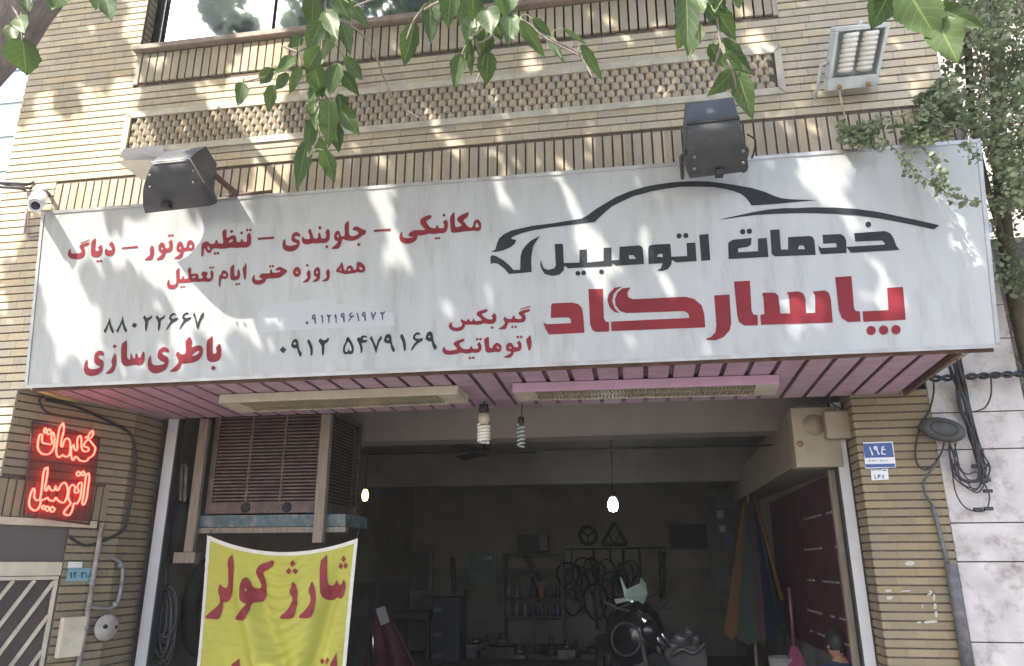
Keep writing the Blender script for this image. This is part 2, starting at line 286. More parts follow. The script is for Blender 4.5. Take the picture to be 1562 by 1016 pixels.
T_GEARBOX = [(670,455,9.7625,"~ 1355,155 1345,195 1290,215 1260,225 1285,260 1290,320 1260,355 1190,365 1120,360 1070,365 1030,360 1015,410 985,460 930,462 870,460 930,425 970,390 980,350 950,310 975,270 1000,300 1040,310 1085,305 1095,265 1115,250 1130,300 1180,310 1235,300 1215,265 1180,235 1185,205 1240,180;1200,160 1360,110 1350,130 1210,170;1090,406 1112,428 1088,450 1064,428;1138,403 1162,425 1138,447 1114,425;~ 820,215 850,260 852,320 830,365 780,385 720,382 660,370 610,395 550,395 490,390 430,395 385,390 375,440 330,480 250,495 185,480 145,440 140,400 175,350 188,365 190,420 240,440 310,430 345,395 335,360 315,335 335,305 360,330 410,345 425,310 445,305 455,345 490,345 500,305 515,300 530,340 590,335 640,330 600,280 555,255 560,210 610,185 720,155 715,205 650,225 630,240 680,290 730,315 790,315 800,290 775,270 800,240;788,413 812,437 786,462 763,437;~ 1355,540 1370,600 1375,720 1340,795 1325,760 1288,610 1325,580;~ 1195,625 1225,680 1228,740 1200,785 1150,795 1110,800 1100,850 1060,885 1000,888 950,880 1010,850 1060,820 1070,795 1010,790 992,750 1000,690 1040,660 1090,670 1105,715 1140,735 1180,720 1175,690 1150,665;~ 1045,718 1078,730 1070,752 1038,745;1170,553 1192,575 1168,599 1144,577;1220,553 1245,575 1220,599 1195,577;~ 865,660 910,680 932,730 920,785 880,808 830,795 780,808 720,812 690,790 682,740 665,610 700,590 735,570 740,610 742,735 790,745 800,705 830,672;~ 850,708 887,725 897,752 858,745;~ 600,650 630,700 630,760 600,805 540,815 480,805 430,825 370,820 320,805 250,832 150,842 80,835 45,795 48,755 75,715 85,735 95,770 160,780 250,765 270,750 235,710 210,690 220,655 280,625 380,595 370,640 310,665 290,680 330,740 390,760 450,755 470,715 485,710 495,750 550,755 585,740 575,705 555,690 580,665;565,586 587,608 563,632 540,610;612,586 636,608 612,632 588,608;455,866 479,888 455,912 431,890;507,863 531,885 507,909 483,887")]
T_MOBILE = [(415,500,11.157,"183,315 245,370 190,437 128,378;~ 390,185 430,200 445,240 455,330 470,390 508,420 500,470 485,500 455,470 435,400 425,345 370,355 325,320 325,285 345,220;~ 375,243 412,253 407,287 368,287 358,265;~ 625,185 660,250 690,330 692,420 680,470 655,480 650,370 625,290 590,235;~ 785,220 825,175 850,205 900,215 930,195 955,160 972,195 940,250 890,275 888,380 875,460 855,480 845,400 845,310 815,270"),
(510,495,9.188,"~ 190,165 230,220 265,290 275,360 255,410 215,418 195,405 160,425 125,400 118,350 135,280 165,230 160,205;~ 190,232 217,270 242,330 242,370 215,378 205,345 195,345 188,378 160,388 143,360 153,300;~ 310,205 345,172 360,195 375,165 410,150 460,165 455,185 415,180 395,195 410,220 470,215 455,245 410,262 380,255 398,320 390,390 370,412 365,340 345,270;495,195 520,155 560,250 585,305 610,220 655,150 668,195 630,250 605,330 585,410 560,345 535,265;~ 755,128 790,140 800,190 812,280 850,340 840,390 820,385 795,340 785,262 740,268 692,240 700,195 715,150;~ 740,185 767,200 760,218 728,217;~ 950,125 985,200 1005,280 1000,360 985,380 968,330 955,240 915,165;~ 1215,150 1190,110 1150,108 1110,145 1098,190 1115,220 1150,235 1110,280 1080,335 1078,375 1100,350 1140,290 1190,250 1230,235 1248,185 1190,200 1140,195 1130,170 1150,145 1190,140;~ 1335,95 1370,105 1382,160 1395,250 1440,305 1425,350 1405,358 1380,320 1365,235 1320,238 1275,205 1285,160 1300,115;~ 1325,152 1347,165 1345,184 1313,182")]
T_SMALL = [(455,460,10.413,"o 138,338 24;245,200 272,215 275,270 285,350 262,355 250,285 215,280 215,230;240,230 258,240 250,258 235,252;375,205 392,230 398,340 380,350 372,270 358,225;450,215 465,200 485,215 520,205 520,230 498,245 495,340 478,345 472,265;595,195 610,240 608,340 595,350 588,270 570,225;710,178 735,195 735,260 740,325 718,330 705,258 670,240 680,195;705,205 722,215 712,234 698,227;850,172 815,190 800,225 830,250 795,300 795,325 850,260 885,235 882,215 835,225 830,205 865,190;940,170 955,220 970,300 955,325 942,270 925,195;1045,160 1068,175 1070,230 1078,305 1055,312 1042,240 1005,225 1015,180;1040,185 1055,195 1048,214 1030,207;1150,180 1165,155 1190,225 1222,155 1238,185 1205,240 1188,310 1172,255;1300,180 1315,155 1335,175 1380,150 1375,180 1350,200 1345,295 1330,300 1325,215")]
_k = lambda t: [(735+float(a.split(',')[0])/6.248, 270+float(a.split(',')[1])/6.248) for a in t.split()]
_l = lambda t: [(980+float(a.split(',')[0])/6.008, 260+float(a.split(',')[1])/6.008) for a in t.split()]
_m = lambda t: [(1190+float(a.split(',')[0])/6.008, 270+float(a.split(',')[1])/6.008) for a in t.split()]
CAR_SHAPES = [
 _k("85,715 130,690 145,630 165,585 210,545 280,510 360,492 480,465 650,445 820,418 950,395 1000,370 1080,310 1170,255 1280,190 1400,140")
 + _l("0,155 120,130 280,108 450,98 600,102 720,115 860,135 1000,160 1120,195 1220,238 1290,258 1370,265 1480,268") + _m("340,213")
 + _l("1480,282 1380,292 1250,305 1000,322 980,290 950,250 905,215 840,190 760,170 650,152 500,148 350,150 200,170 80,192 0,215")
 + _k("1450,180 1350,225 1240,280 1170,340 1110,395 1075,430 960,440 820,460 650,480 500,505 400,530 320,558 280,580 285,592 330,600 310,640 270,670 200,700 140,712"),
 _k("80,765 95,745 130,750 200,790 260,840 300,885 365,885 368,760 385,700 420,650 470,605 555,560 520,610 490,660 475,740 470,800 475,905 260,925 210,870 150,825 110,820 85,830"),
 _l("700,452 820,425 1000,385 1150,358 1300,345") + _m("150,285 300,278 500,280 700,292 900,320 1100,362 1300,405 1460,442 1410,480 1250,445 1100,415 900,378 700,352 500,338 300,332")
 + _l("1400,392 1200,398 1040,408 900,425 760,445")]
T_WORD1 = [
(735,270,6.248,"695,640 760,635 775,650 780,820 930,815 930,695 1000,690 1003,815 1160,800 1160,675 1235,672 1235,795 1310,790 1312,665 1500,652 1525,662 1535,690 1545,830 1280,845 1245,822 1235,848 820,870 800,850 785,850 780,890 740,930 670,943 600,925 570,880 555,830 562,790 572,830 590,870 630,885 690,870 705,840;1400,745 1445,745 1470,780 1405,782;o 915,918 23;o 970,913 23;o 1140,903 23"),
(980,260,6.008,"52,720 60,690 100,680 255,672 265,790 410,785 405,665 485,660 497,830 310,843 270,820 265,860 235,905 180,922 130,918 170,895 185,850 55,858;130,790 150,765 185,765 187,795;o 336,600 24;o 397,597 24;520,590 605,582 622,822 540,828;785,670 795,655 830,635 1000,618 995,680 965,700 875,715 878,750 1060,740 1058,625 1140,618 1155,792 790,812;o 918,562 25;o 980,557 25;1170,545 1255,540 1270,725 1335,725 1335,612 1531,600 1561,610 1576,642 1589,773 1215,788 1185,765;1426,722 1436,687 1476,687 1491,722"),
(1190,270,6.008,"390,530 555,522 590,545 605,580 609,695 375,708 358,670 350,628 375,650 520,645 515,610 500,605 395,612;678,515 960,495 1010,515 1040,560 1065,630 1095,668 650,695 611,645 613,640 950,620 965,610 935,582 690,592;o 808,435 27")]
T_WORD2 = [
(815,410,5.2067,"133,290 145,275 300,268 350,280 380,315 390,380 398,508 115,522 90,480 70,425 95,440 290,432 290,400 270,385 132,390;430,162 545,158 552,390 565,420 593,422 595,498 490,502 460,485 443,440;700,140 640,150 590,200 580,250 600,310 640,345 675,352 640,315 618,260 630,200 660,165;765,148 740,190 745,225 785,242 1200,222 1270,240 1330,290 1350,360 1358,465 612,495 610,420 1230,390 1222,355 1190,335 730,352 680,335 645,290 640,240 660,190 700,155"),
(1070,400,4.733,"92,240 203,232 215,440 205,490 160,540 100,565 40,560 30,552 70,540 100,505 108,460;235,140 350,133 362,350 375,378 405,380 408,455 310,458 270,430 258,380;437,228 450,220 530,220 555,240 570,370 640,370 630,240 615,218 700,210 735,225 750,260 755,368 822,365 820,240 805,212 890,203 920,220 935,270 948,435 430,452 425,380 455,375 448,255;965,108 1083,100 1102,330 1115,352 1143,355 1150,428 1060,432 1015,405 993,350;1340,185 1455,178 1475,415 1170,430 1163,355 1350,345;o 1225,493 34;o 1315,490 34;o 1405,487 34")]
T_BANNER = [
(300,830,7.815,"~ 435,112 450,200 465,260 458,420 440,560 400,670 350,695 315,690 308,780 275,880 240,900 100,888 90,865 180,790 270,715 275,640 245,560 265,490 275,470 300,510 360,525 380,480 385,330 375,190;~ 935,180 915,260 870,300 800,325 790,350 820,430 830,540 810,630 770,685 700,695 665,705 655,800 610,900 560,910 465,905 455,875 550,800 630,710 580,690 545,650 540,480 560,410 590,390 630,430 660,525 740,530 760,490 710,400 690,350 700,300 740,250;590,520 615,545 595,565"),
(410,830,7.815,"~ 300,440 340,500 355,570 350,720 325,830 300,885 150,890 150,860 230,790 290,700 295,640 260,570 280,490;295,190 328,232 290,275 258,238;252,282 284,315 250,362 218,325;325,287 358,315 325,362 297,318;~ 522,440 560,510 578,600 572,720 550,820 515,880 380,880 368,855 440,795 510,710 520,650 480,560 505,470;~ 703,118 703,480 740,500 765,490 790,420 810,480 840,490 865,470 885,415 915,470 920,510 895,620 850,660 800,630 780,650 740,672 690,670 645,640 620,560 615,200 660,160;885,137 917,180 882,219 854,185;850,222 878,262 850,305 820,265;908,217 942,255 905,298 881,260"),
(290,940,6.008,"440,390 445,640 330,640 335,560 370,440;1340,330 1345,640 1255,640 1270,560 1290,430;1210,385 1243,410 1215,440 1180,410;1268,372 1280,405 1252,445 1246,405")]
NEON = [(30,630,11.57,"400,385 360,380 335,450 320,560 325,630 370,700 440,730 530,715 590,640 615,540 615,420 590,340 570,380 560,440 575,500 560,550 480,545 405,520 395,450;450,265 428,310 445,355 475,330 470,285;520,285 485,330 500,375 545,365 555,320;765,180 715,240 690,330 660,520 645,650 655,740 700,780 760,740 800,770 860,760 890,690 895,560 880,480 840,450 800,470 770,540 760,590 730,580 740,460 775,330 780,230;955,560 920,600 905,700 920,800 950,830 980,770 1030,800 1070,840 1170,850 1230,790 1300,740 1335,620 1280,540 1220,470 1170,500 1130,580 1200,610 1220,650 1180,680 1110,660 1090,580 1090,480 1075,405 1030,430 1015,520 1020,630 985,660 960,600;1290,310 1240,350 1210,410 1160,430 1250,440 1295,380"),
(30,700,10.163,"435,130 390,160 365,250 350,400 330,550 310,630 260,640 225,590 235,500 215,460 180,520 150,640 155,740 220,800 280,780 320,710 330,650 400,620 430,600 460,640 530,650 560,600 600,650 680,680 730,600 745,480 720,390 680,370 630,420 600,480 570,480 560,420 530,490 480,480 450,420 420,490 390,470 410,350 430,230;370,722 342,750 370,780 398,752;430,735 392,770 430,808 462,770;505,740 468,782 505,822 545,780;760,540 775,450 820,400 860,440 850,520 920,510 895,440 920,380 960,370 960,450 940,600 890,690 840,690 820,780 770,870 700,860 690,820 760,730 790,690 755,610;910,195 878,232 910,265 945,230;985,190 955,225 985,262 1012,225;1070,220 1030,260 1010,400 990,560 970,680 1000,710 1040,600 1060,450 1080,300")]
# ================================================================== large structure
YF = -1.25                                   # face of the overhanging upper floor; the shop front stands at y = 0
UP, LP = 0.0645, 0.0600                      # brick course heights, upper floor and ground floor
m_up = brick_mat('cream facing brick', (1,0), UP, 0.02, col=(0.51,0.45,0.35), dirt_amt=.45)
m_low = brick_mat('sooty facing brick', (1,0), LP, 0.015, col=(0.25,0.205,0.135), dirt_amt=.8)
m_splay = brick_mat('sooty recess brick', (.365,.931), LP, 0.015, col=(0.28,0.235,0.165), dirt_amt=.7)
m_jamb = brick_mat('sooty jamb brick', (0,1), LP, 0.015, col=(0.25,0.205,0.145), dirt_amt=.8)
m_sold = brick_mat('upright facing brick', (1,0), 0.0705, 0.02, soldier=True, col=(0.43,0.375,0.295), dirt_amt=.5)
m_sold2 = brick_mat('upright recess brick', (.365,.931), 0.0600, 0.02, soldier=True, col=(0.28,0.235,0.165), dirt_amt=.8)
m_mortar = mat('dark raked mortar', (0.11,0.085,0.07), .95, .3, 30)
m_plaster = mat('grey cement trim', (0.42,0.38,0.31), .9, .2, 12, bump=.2, dirt=(.16,.13,.1), damt=.5)
m_sill = mat('brown stone sill', (0.27,0.21,0.17), .7, .25, 10, dirt=(.1,.08,.07))

ground = MB().add([(-150,-150,0),(150,-150,0),(150,150,0),(-150,150,0)], [(0,1,2,3)]).build('ground', mat('street asphalt', (0.09,0.088,0.085), .9, .2, 3))
struct(ground)
pv = MB().box(-40,40,-9.0,8.0,0.004,0.12).build('pavement', mat('concrete paving', (0.24,0.23,0.215), .9, .2, 2, dirt=(.2,.18,.16))); struct(pv)
FZ = 0.124

house = thing('brick_building', 'cream brick building with an overhanging upper floor above the open garage shop', 'building', (-1.4, 0, 0.12))
# --- upper facade
WX0, WX1, WZ = -3.985, 1.235, 5.80
S1 = (WX0, WX1, 5.465, 5.780); RL = (-3.99, 1.215, 4.790, 5.185); S2 = (-4.53, 2.20, 3.95, 4.580)
XL, XR, ZT = -5.03, 2.25, 8.2
wall = MB()
wall.box(XL, XR, YF+.012, YF+.03, 2.93, S1[2])                       # mortar bed behind the courses
wall.box(XL, WX0, YF+.012, YF+.03, S1[2], ZT); wall.box(WX1, XR, YF+.012, YF+.03, S1[2], ZT)
wall.build('mortar_bed', m_mortar, house)
cw = MB(); k = int(2.9/UP)
while 0.02+k*UP < ZT:
    z0 = 0.02+k*UP+.0065; z1 = 0.02+(k+1)*UP-.0065; zc = (z0+z1)/2
    cuts = [(r[0], r[1]) for r in (S1, RL, S2) if r[2] < zc < r[3]]
    if zc > S1[3]: cuts.append((WX0, WX1))
    x = XL; segs = []
    for a, b_ in sorted(cuts):
        if a > x: segs.append((x, a))
        x = max(x, b_)
    if x < XR: segs.append((x, XR))
    for a, b_ in segs:
        j = random.uniform(-.0012, .0012); cw.box(a, b_, YF+j, YF+.02, z0+random.uniform(-.0008,.0008), z1+random.uniform(-.0008,.0008))
    k += 1
cw.build('upper_wall', m_up, house)
core = MB(); core.box(XL+.005, XR-.005, YF+.03, YF+.25, 2.93, S1[2]); core.box(XL+.005, WX0-.14, YF+.03, YF+.25, S1[2], ZT); core.box(WX1+.14, XR-.005, YF+.03, YF+.25, S1[2], ZT)
core.box(XL+.005, XL+.2, YF+.25, 8.3, 2.93, ZT); core.box(XR-.2, XR-.005, YF+.25, 8.3, 2.93, ZT); core.box(XL, XR, YF, 8.3, ZT, ZT+.2); core.box(XL+.2, XR-.2, 8.1, 8.3, 3.4, ZT)
core.box(XL+.005, XR-.005, YF+.25, 0.02, 2.97, 3.2); core.build('wall_core', mat('cement render', (.3,.27,.23), .9, .2, 5), house)
# soldier courses
def soldier(name, x0, x1, z0, z1, pitch, skip=None):
    mb = MB(); x = x0
    while x < x1-.02:
        a = x+.007; b_ = min(x+pitch-.007, x1)
        j = random.uniform(-.002, .002); mb.box(a, b_, YF+j, YF+.03, z0+.006, z1-.006); x += pitch
    mb.build(name, m_sold, house)
soldier('soldier_course', S2[0], S2[1], S2[2], S2[3], .0705)
soldier('soldier_course', S1[0]+.045, S1[1]-.04, S1[2]+.012, S1[3]-.012, .0705)
for xa_, xb_ in ((S1[0], S1[0]+.04), (S1[1]-.036, S1[1])): MB().box(xa_, xb_, YF-.006, YF+.03, S1[2], S1[3]).build('cement_border', m_plaster, house, .003)
sb = MB(); sb.box(WX0-.03, WX1+.03, YF-.05, YF+.14, S1[3], WZ+.03); sb.build('window_sill', m_sill, house, .006)
# relief panel of projecting brick corners in a cement frame
ri = (-3.946, 1.172, 4.838, 5.138); rf = MB(); ya, yb = YF-.012, YF+.05
outer = [(RL[0],RL[2]),(RL[1],RL[2]),(RL[1],RL[3]),(RL[0],RL[3])]; inner = [(ri[0],ri[2]),(ri[1],ri[2]),(ri[1],ri[3]),(ri[0],ri[3])]
for i in range(4):
    j = (i+1) % 4; rf.prism([(outer[i][0],ya,outer[i][1]),(outer[j][0],ya,outer[j][1]),(inner[j][0],ya,inner[j][1]),(inner[i][0],ya,inner[i][1])], (0,yb-ya,0))
rf.build('cement_frame', mat('pale cement frame', (.5,.46,.37), .9, .15, 14, bump=.2, dirt=(.2,.17,.13), damt=.4), house, .003)
rel = MB(); rel.box(ri[0], ri[1], YF+.018, YF+.06, ri[2], ri[3]); rh = (ri[3]-ri[2])/5; rw = .0735; n = int((ri[1]-ri[0])/rw)
for r_i in range(5):
    zz = ri[2]+r_i*rh
    for c in range(n+1):
        xx = ri[0]+(c+(.5 if r_i % 2 else 0))*rw
        if xx < ri[0]+.02 or xx > ri[1]-.02: continue
        d = random.uniform(.030, .036); q = rw*.5
        # a brick corner pointing out, its underside undercut
        rel.add([(xx-q,YF+.018,zz+.002),(xx+q,YF+.018,zz+.002),(xx,YF+.018-d*.9,zz+.010),(xx-q,YF+.018,zz+rh-.002),(xx+q,YF+.018,zz+rh-.002),(xx,YF+.018-d*.8,zz+rh-.004)],
                [(0,2,5,3),(2,1,4,5),(3,5,4),(0,1,2)])
rel.build('relief_panel', brick_mat('relief brick', (1,0), rh, ri[2], .0735, col=(.47,.41,.32), dirt_amt=.35), house)
# window: reveals, dark frame, reflecting panes
YW = YF+.15
m_rev = brick_mat('shaded reveal brick', (0,1), UP, .02, col=(.36,.29,.2), dirt_amt=.6)  # browner than the facade brick: shade of the unlit jambs put into colour
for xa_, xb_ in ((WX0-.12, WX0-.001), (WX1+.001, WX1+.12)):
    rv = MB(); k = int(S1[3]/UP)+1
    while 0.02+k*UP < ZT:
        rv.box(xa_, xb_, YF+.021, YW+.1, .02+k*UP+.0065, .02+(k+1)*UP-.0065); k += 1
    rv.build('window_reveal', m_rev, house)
win = MB(); fr = .06
for a, b_ in ((WX0, WX0+.09), (WX1-.09, WX1), (-2.93, -2.85), (-1.55, -1.48), (-.25,-.18)): win.box(a, b_, YW-.03, YW+.03, WZ+.03, ZT-.2)
win.box(WX0, WX1, YW-.033, YW+.033, WZ+.03, WZ+.075); win.box(WX0, WX1, YW-.033, YW+.033, ZT-.25, ZT-.18)
wf = win.build('window', mat('dark bronze aluminium', (.035,.035,.04), .4, .2, 10, metal=.5), house, .004)
gm = bpy.data.materials.new('mirror tinted glass'); gm.use_nodes = True; b = gm.node_tree.nodes['Principled BSDF']
b.inputs['Base Color'].default_value = (.33,.38,.43,1); b.inputs['Metallic'].default_value = .85; b.inputs['Roughness'].default_value = .04
for a, b_ in ((WX0+.09,-2.93),(-2.85,-1.55),(-1.48,-.25),(-.18,WX1-.09)):
    MB().box(a, b_, YW-.004, YW+.004, WZ+.075, ZT-.25).build('pane', gm, wf)
# lintel above the window
MB().box(WX0-.1, WX1+.1, YF+.02, YF+.3, ZT-.18, ZT).build('lintel', m_plaster, house)

# --- left pier (sunlit) below the upper floor, in the same plane
lp = MB(); k = 0
lp2 = MB().box(XL, -4.505, YF+.012, YF+.3, .12, 2.93)
while .02+k*UP < 2.93:
    lp.box(XL, -4.5, YF+random.uniform(-.001,.001), YF+.02, max(.121, .02+k*UP+.0065), .02+(k+1)*UP-.0065) if .02+(k+1)*UP > .15 else None; k += 1
lp.build('front_pier', m_up, house); lp2.build('mortar_bed', m_mortar, house)
# --- splayed wall from the pier back to the shop front
SP0 = Vector((-4.5, YF, 0)); ST = Vector((math.sin(math.radians(21.4)), math.cos(math.radians(21.4)), 0)); SN = Vector((ST.y, -ST.x, 0)); SL = .972
def S(px, py, off=0.0): return PN(px, py, SP0+SN*off, SN)
def sbox(mb, t0, t1, d0, d1, z0, z1):
    """box along the splayed wall: t along it, d out of its face"""
    return mb.obox(SP0+ST*((t0+t1)/2)+SN*((d0+d1)/2)+Vector((0,0,(z0+z1)/2)), ST*((t1-t0)/2), SN*((d1-d0)/2), Vector((0,0,(z1-z0)/2)))
GT = .572                                                   # gate opening runs from the pier to here
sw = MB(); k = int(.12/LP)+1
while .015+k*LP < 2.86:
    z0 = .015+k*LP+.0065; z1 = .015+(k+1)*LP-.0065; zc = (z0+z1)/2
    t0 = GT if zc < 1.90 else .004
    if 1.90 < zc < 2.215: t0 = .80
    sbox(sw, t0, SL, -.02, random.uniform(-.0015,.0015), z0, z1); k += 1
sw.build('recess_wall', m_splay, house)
sw = MB(); sbox(sw, .004, SL-.004, -.045, -.012, 1.9, 2.90); sbox(sw, GT, SL-.004, -.2, -.012, .12, 1.9); sw.build('mortar_bed', m_mortar, house)
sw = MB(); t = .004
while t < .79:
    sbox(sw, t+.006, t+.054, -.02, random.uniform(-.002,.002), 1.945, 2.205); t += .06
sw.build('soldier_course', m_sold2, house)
sw = MB(); sbox(sw, 0.004, GT+.20, -.04, .012, 1.885, 1.938); sw.build('gate_lintel', mat('cream painted steel', (.55,.47,.36), .6, .15, 8, dirt=(.2,.14,.1)), house, .003)
# --- left jamb and right pillar of the shop opening
SE = SP0+ST*SL
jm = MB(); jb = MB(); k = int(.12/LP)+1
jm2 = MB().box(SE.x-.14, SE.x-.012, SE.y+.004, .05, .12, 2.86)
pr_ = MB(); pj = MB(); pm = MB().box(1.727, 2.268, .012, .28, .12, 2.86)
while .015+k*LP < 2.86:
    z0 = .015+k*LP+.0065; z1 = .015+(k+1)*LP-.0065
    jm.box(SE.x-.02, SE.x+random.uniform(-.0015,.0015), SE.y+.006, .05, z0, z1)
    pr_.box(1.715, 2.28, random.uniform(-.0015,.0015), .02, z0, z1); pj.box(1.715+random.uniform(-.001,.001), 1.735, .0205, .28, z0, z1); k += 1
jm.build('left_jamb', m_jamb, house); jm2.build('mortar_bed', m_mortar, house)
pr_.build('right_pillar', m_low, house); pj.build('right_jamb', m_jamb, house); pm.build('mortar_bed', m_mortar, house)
# --- the shop room
RX0, RX1, RY1, RZ = -4.15, 1.79, 8.0, 3.22
m_room = mat('grimy shop plaster', (.21,.195,.17), .9, .2, 1.5, dirt=(.12,.10,.08), dscale=1.2, damt=.7)
m_wall_shade = mat('plaster with painted shade', (.14,.13,.118), .8, .3, 2)  # darker than the plaster: shade low on the walls put into colour
room = MB(); room.box(RX0-.2, RX0, .05, RY1, 1.35, RZ); room.box(RX1, RX1+.2, .28, RY1, 1.35, RZ); room.box(RX0-.2, RX1+.2, RY1, RY1+.2, 1.55, RZ)
room.box(RX0-.2, RX1+.2, 0.0205, RY1+.2, RZ, RZ+.15); room.build('shop_wall', m_room, house)
room = MB(); room.box(RX0-.2, RX0+.002, .05, RY1, .12, 1.35); room.box(RX1-.002, RX1+.2, .28, RY1, .12, 1.35); room.box(RX0-.2, RX1+.2, RY1-.002, RY1+.2, .12, 1.55); room.build('low_wall_shade', m_wall_shade, house)
MB().box(RX0, RX1, 1.2, 1.5, 2.80, RZ).build('beam', mat('pale beam plaster', (.26,.23,.215), .9, .12, 2, dirt=(.25,.22,.2), dscale=1.5, damt=.5), house)
MB().box(RX0, RX1, 5.0, 5.3, 2.735, RZ).build('beam', m_room, house)
MB().add([(1.35,.28,2.85),(1.35,.28,2.38),(1.79,.28,2.38),(1.79,.28,2.85),(1.60,7.9,2.85),(1.60,7.9,2.55),(1.79,7.9,2.55),(1.79,7.9,2.85)],
         [(0,1,5,4),(1,2,6,5),(2,3,7,6),(3,0,4,7),(0,3,2,1),(4,5,6,7)]).build('wall_duct', mat('cream duct', (.26,.23,.18), .8, .15, 3, dirt=(.15,.12,.1)), house)
fl = MB().box(RX0, RX1, .0, RY1, .1205, FZ).build('shop_floor', mat('oily shop floor', (.10,.095,.09), .7, .3, 2)); struct(fl)

# --- neighbours
mz = [398,466,517,573,628,685,797.5,857,980,1075]
m_mar = mat('stained white marble', (.45,.415,.405), .5, .2, 5, bump=.08, dirt=(.15,.105,.085), dscale=5.5, damt=.95)
nb = thing('marble_wall', 'white stained marble slab wall of the next house right of the brick pillar', 'wall', (2.6, 0, .12))
zs = [5.6, 5.0, 4.44]+[P(1500, y, 0).z for y in mz]+[.12]
mw = MB(); mb_ = MB().box(2.29, 2.93, .02, .3, .12, 5.6)
for i in range(len(zs)-1): mw.box(2.283, 2.945, random.uniform(-.003,.003), .04, zs[i+1]+.004, zs[i]-.004)
mw.build('slabs', m_mar, nb, .003); mb_.build('backing', m_mortar, nb)
MB().box(2.945, 6.0, 1.2, 1.4, .12, 4.6).build('garden_wall', mat('dark garden wall', (.12,.11,.10), .9, .3, 4)); tag(bpy.data.objects['garden_wall'], 'dark wall behind the climbing shrub at the right edge', 'wall')
rh0 = thing('rear_house', 'pale rendered house glimpsed through the shrub at the right edge', 'house', (7, 6, 0)); MB().box(3.4, 16, 6, 14, 0, 11).build('wall', mat('pale pinkish render', (.36,.32,.30), .85, .12, 1.5), rh0); MB().box(3.2, 16.2, 5.8, 14.2, 11, 11.3).build('roof', m_plaster, rh0)
far = thing('glazed_building', 'pale glazed building in the distance left of the brick corner', 'building', (-24, 16, 0))
m_pale = mat('pale blue cladding', (.36,.47,.52), .4, .05, .4)
MB().box(-46, -12.5, 16, 30, 0, 26).build('cladding', m_pale, far)
bd = MB(); 
for z in np.arange(2.2, 26, 1.55): bd.box(-46.05, -12.45, 15.93, 15.99, z, z+.12)
bd.build('band', mat('grey band', (.28,.34,.40), .5, .05, 1), far)
# ================================================================== the shop sign
G0 = Vector((-4.336,-1.35,2.849)); _gu = Vector((2.203,-1.35,2.845))-G0; _gv = Vector((-4.302,-1.55,4.150))-G0
GN = _gu.cross(_gv).normalized()
if GN.y > 0: GN = -GN
def G(px, py, off=0.0): return PN(px, py, G0+GN*off, GN)
sign = thing('shop_sign', 'wide white shop sign with a car emblem and red and black lettering above the garage', 'sign', (-1.07, -1.3, 2.85))
SC = [(40,590),(1522,527.5),(1492,215),(66,325)]
face = [G(*c) for c in SC]
m_face = mat('weathered white sign panel', (.37,.378,.39), .32, .07, 1.2, dirt=(.235,.235,.22), dscale=1.6, damt=.6, stretch=(6,6,.8), spec=.4)
MB().prism(face, -GN*.10).build('panel', m_face, sign)
m_alu = mat('dull aluminium edging', (.36,.36,.37), .45, .15, 8, metal=.6, dirt=(.2,.18,.16))
fm = MB(); fc = sum(face, Vector())/4
for i in range(4):
    a, b_ = face[i], face[(i+1) % 4]; e = (b_-a).normalized(); inw = GN.cross(e)
    if inw.dot(fc-a) < 0: inw = -inw
    wd = .012 if i != 0 else .014
    fm.prism([a-inw*.012-e*(.012 if i % 2 == 0 else -.0), b_-inw*.012+e*(.012 if i % 2 == 0 else 0), b_+inw*wd+e*(.012 if i % 2 == 0 else -.012), a+inw*wd-e*(.012 if i % 2 == 0 else -.012)], GN*.006)
fm.build('frame', m_alu, sign)
bk = MB()
for x in (-3.9,-2.3,-.7,.8,1.9):
    bk.box(x, x+.04, -1.44, YF, 3.9, 3.94); bk.box(x, x+.04, -1.3, YF, 3.0, 3.04)
bk.build('bracket', mat('rusty angle iron', (.12,.07,.05), .85, .3, 12), sign)
m_blk = mat('black vinyl', (.020,.023,.027), .6, .2, 5, spec=.2); m_red = mat('red vinyl', (.175,.014,.022), .6, .14, 4, spec=.25); m_navy = mat('navy vinyl', (.03,.03,.10), .45, .1, 5)
m_patch = mat('whitish overpaint', (.385,.395,.425), .4, .05, 3)
film('paint_patch', [[(392,478),(408,464),(470,458),(508,455),(512,462),(560,470),(600,478),(602,496),(560,500),(480,501),(430,505),(396,508)]], lambda x, y: G(x, y, .0012), m_patch, sign)
g2 = lambda x, y: G(x, y, .003)
for nm, blk, m in (('car_emblem', None, m_blk), ('lettering', T_WORD1, m_blk), ('lettering', T_WORD2, m_red), ('lettering', T_SERVICES, m_red), ('lettering', T_DAYS, m_red),
                   ('lettering', T_BATTERY, m_red), ('lettering', T_GEARBOX, m_red), ('lettering', T_PHONE1, m_blk), ('lettering', T_MOBILE, m_blk), ('lettering', T_SMALL, m_navy)):
    film(nm, CAR_SHAPES if blk is None else parse(blk), g2, m, sign)

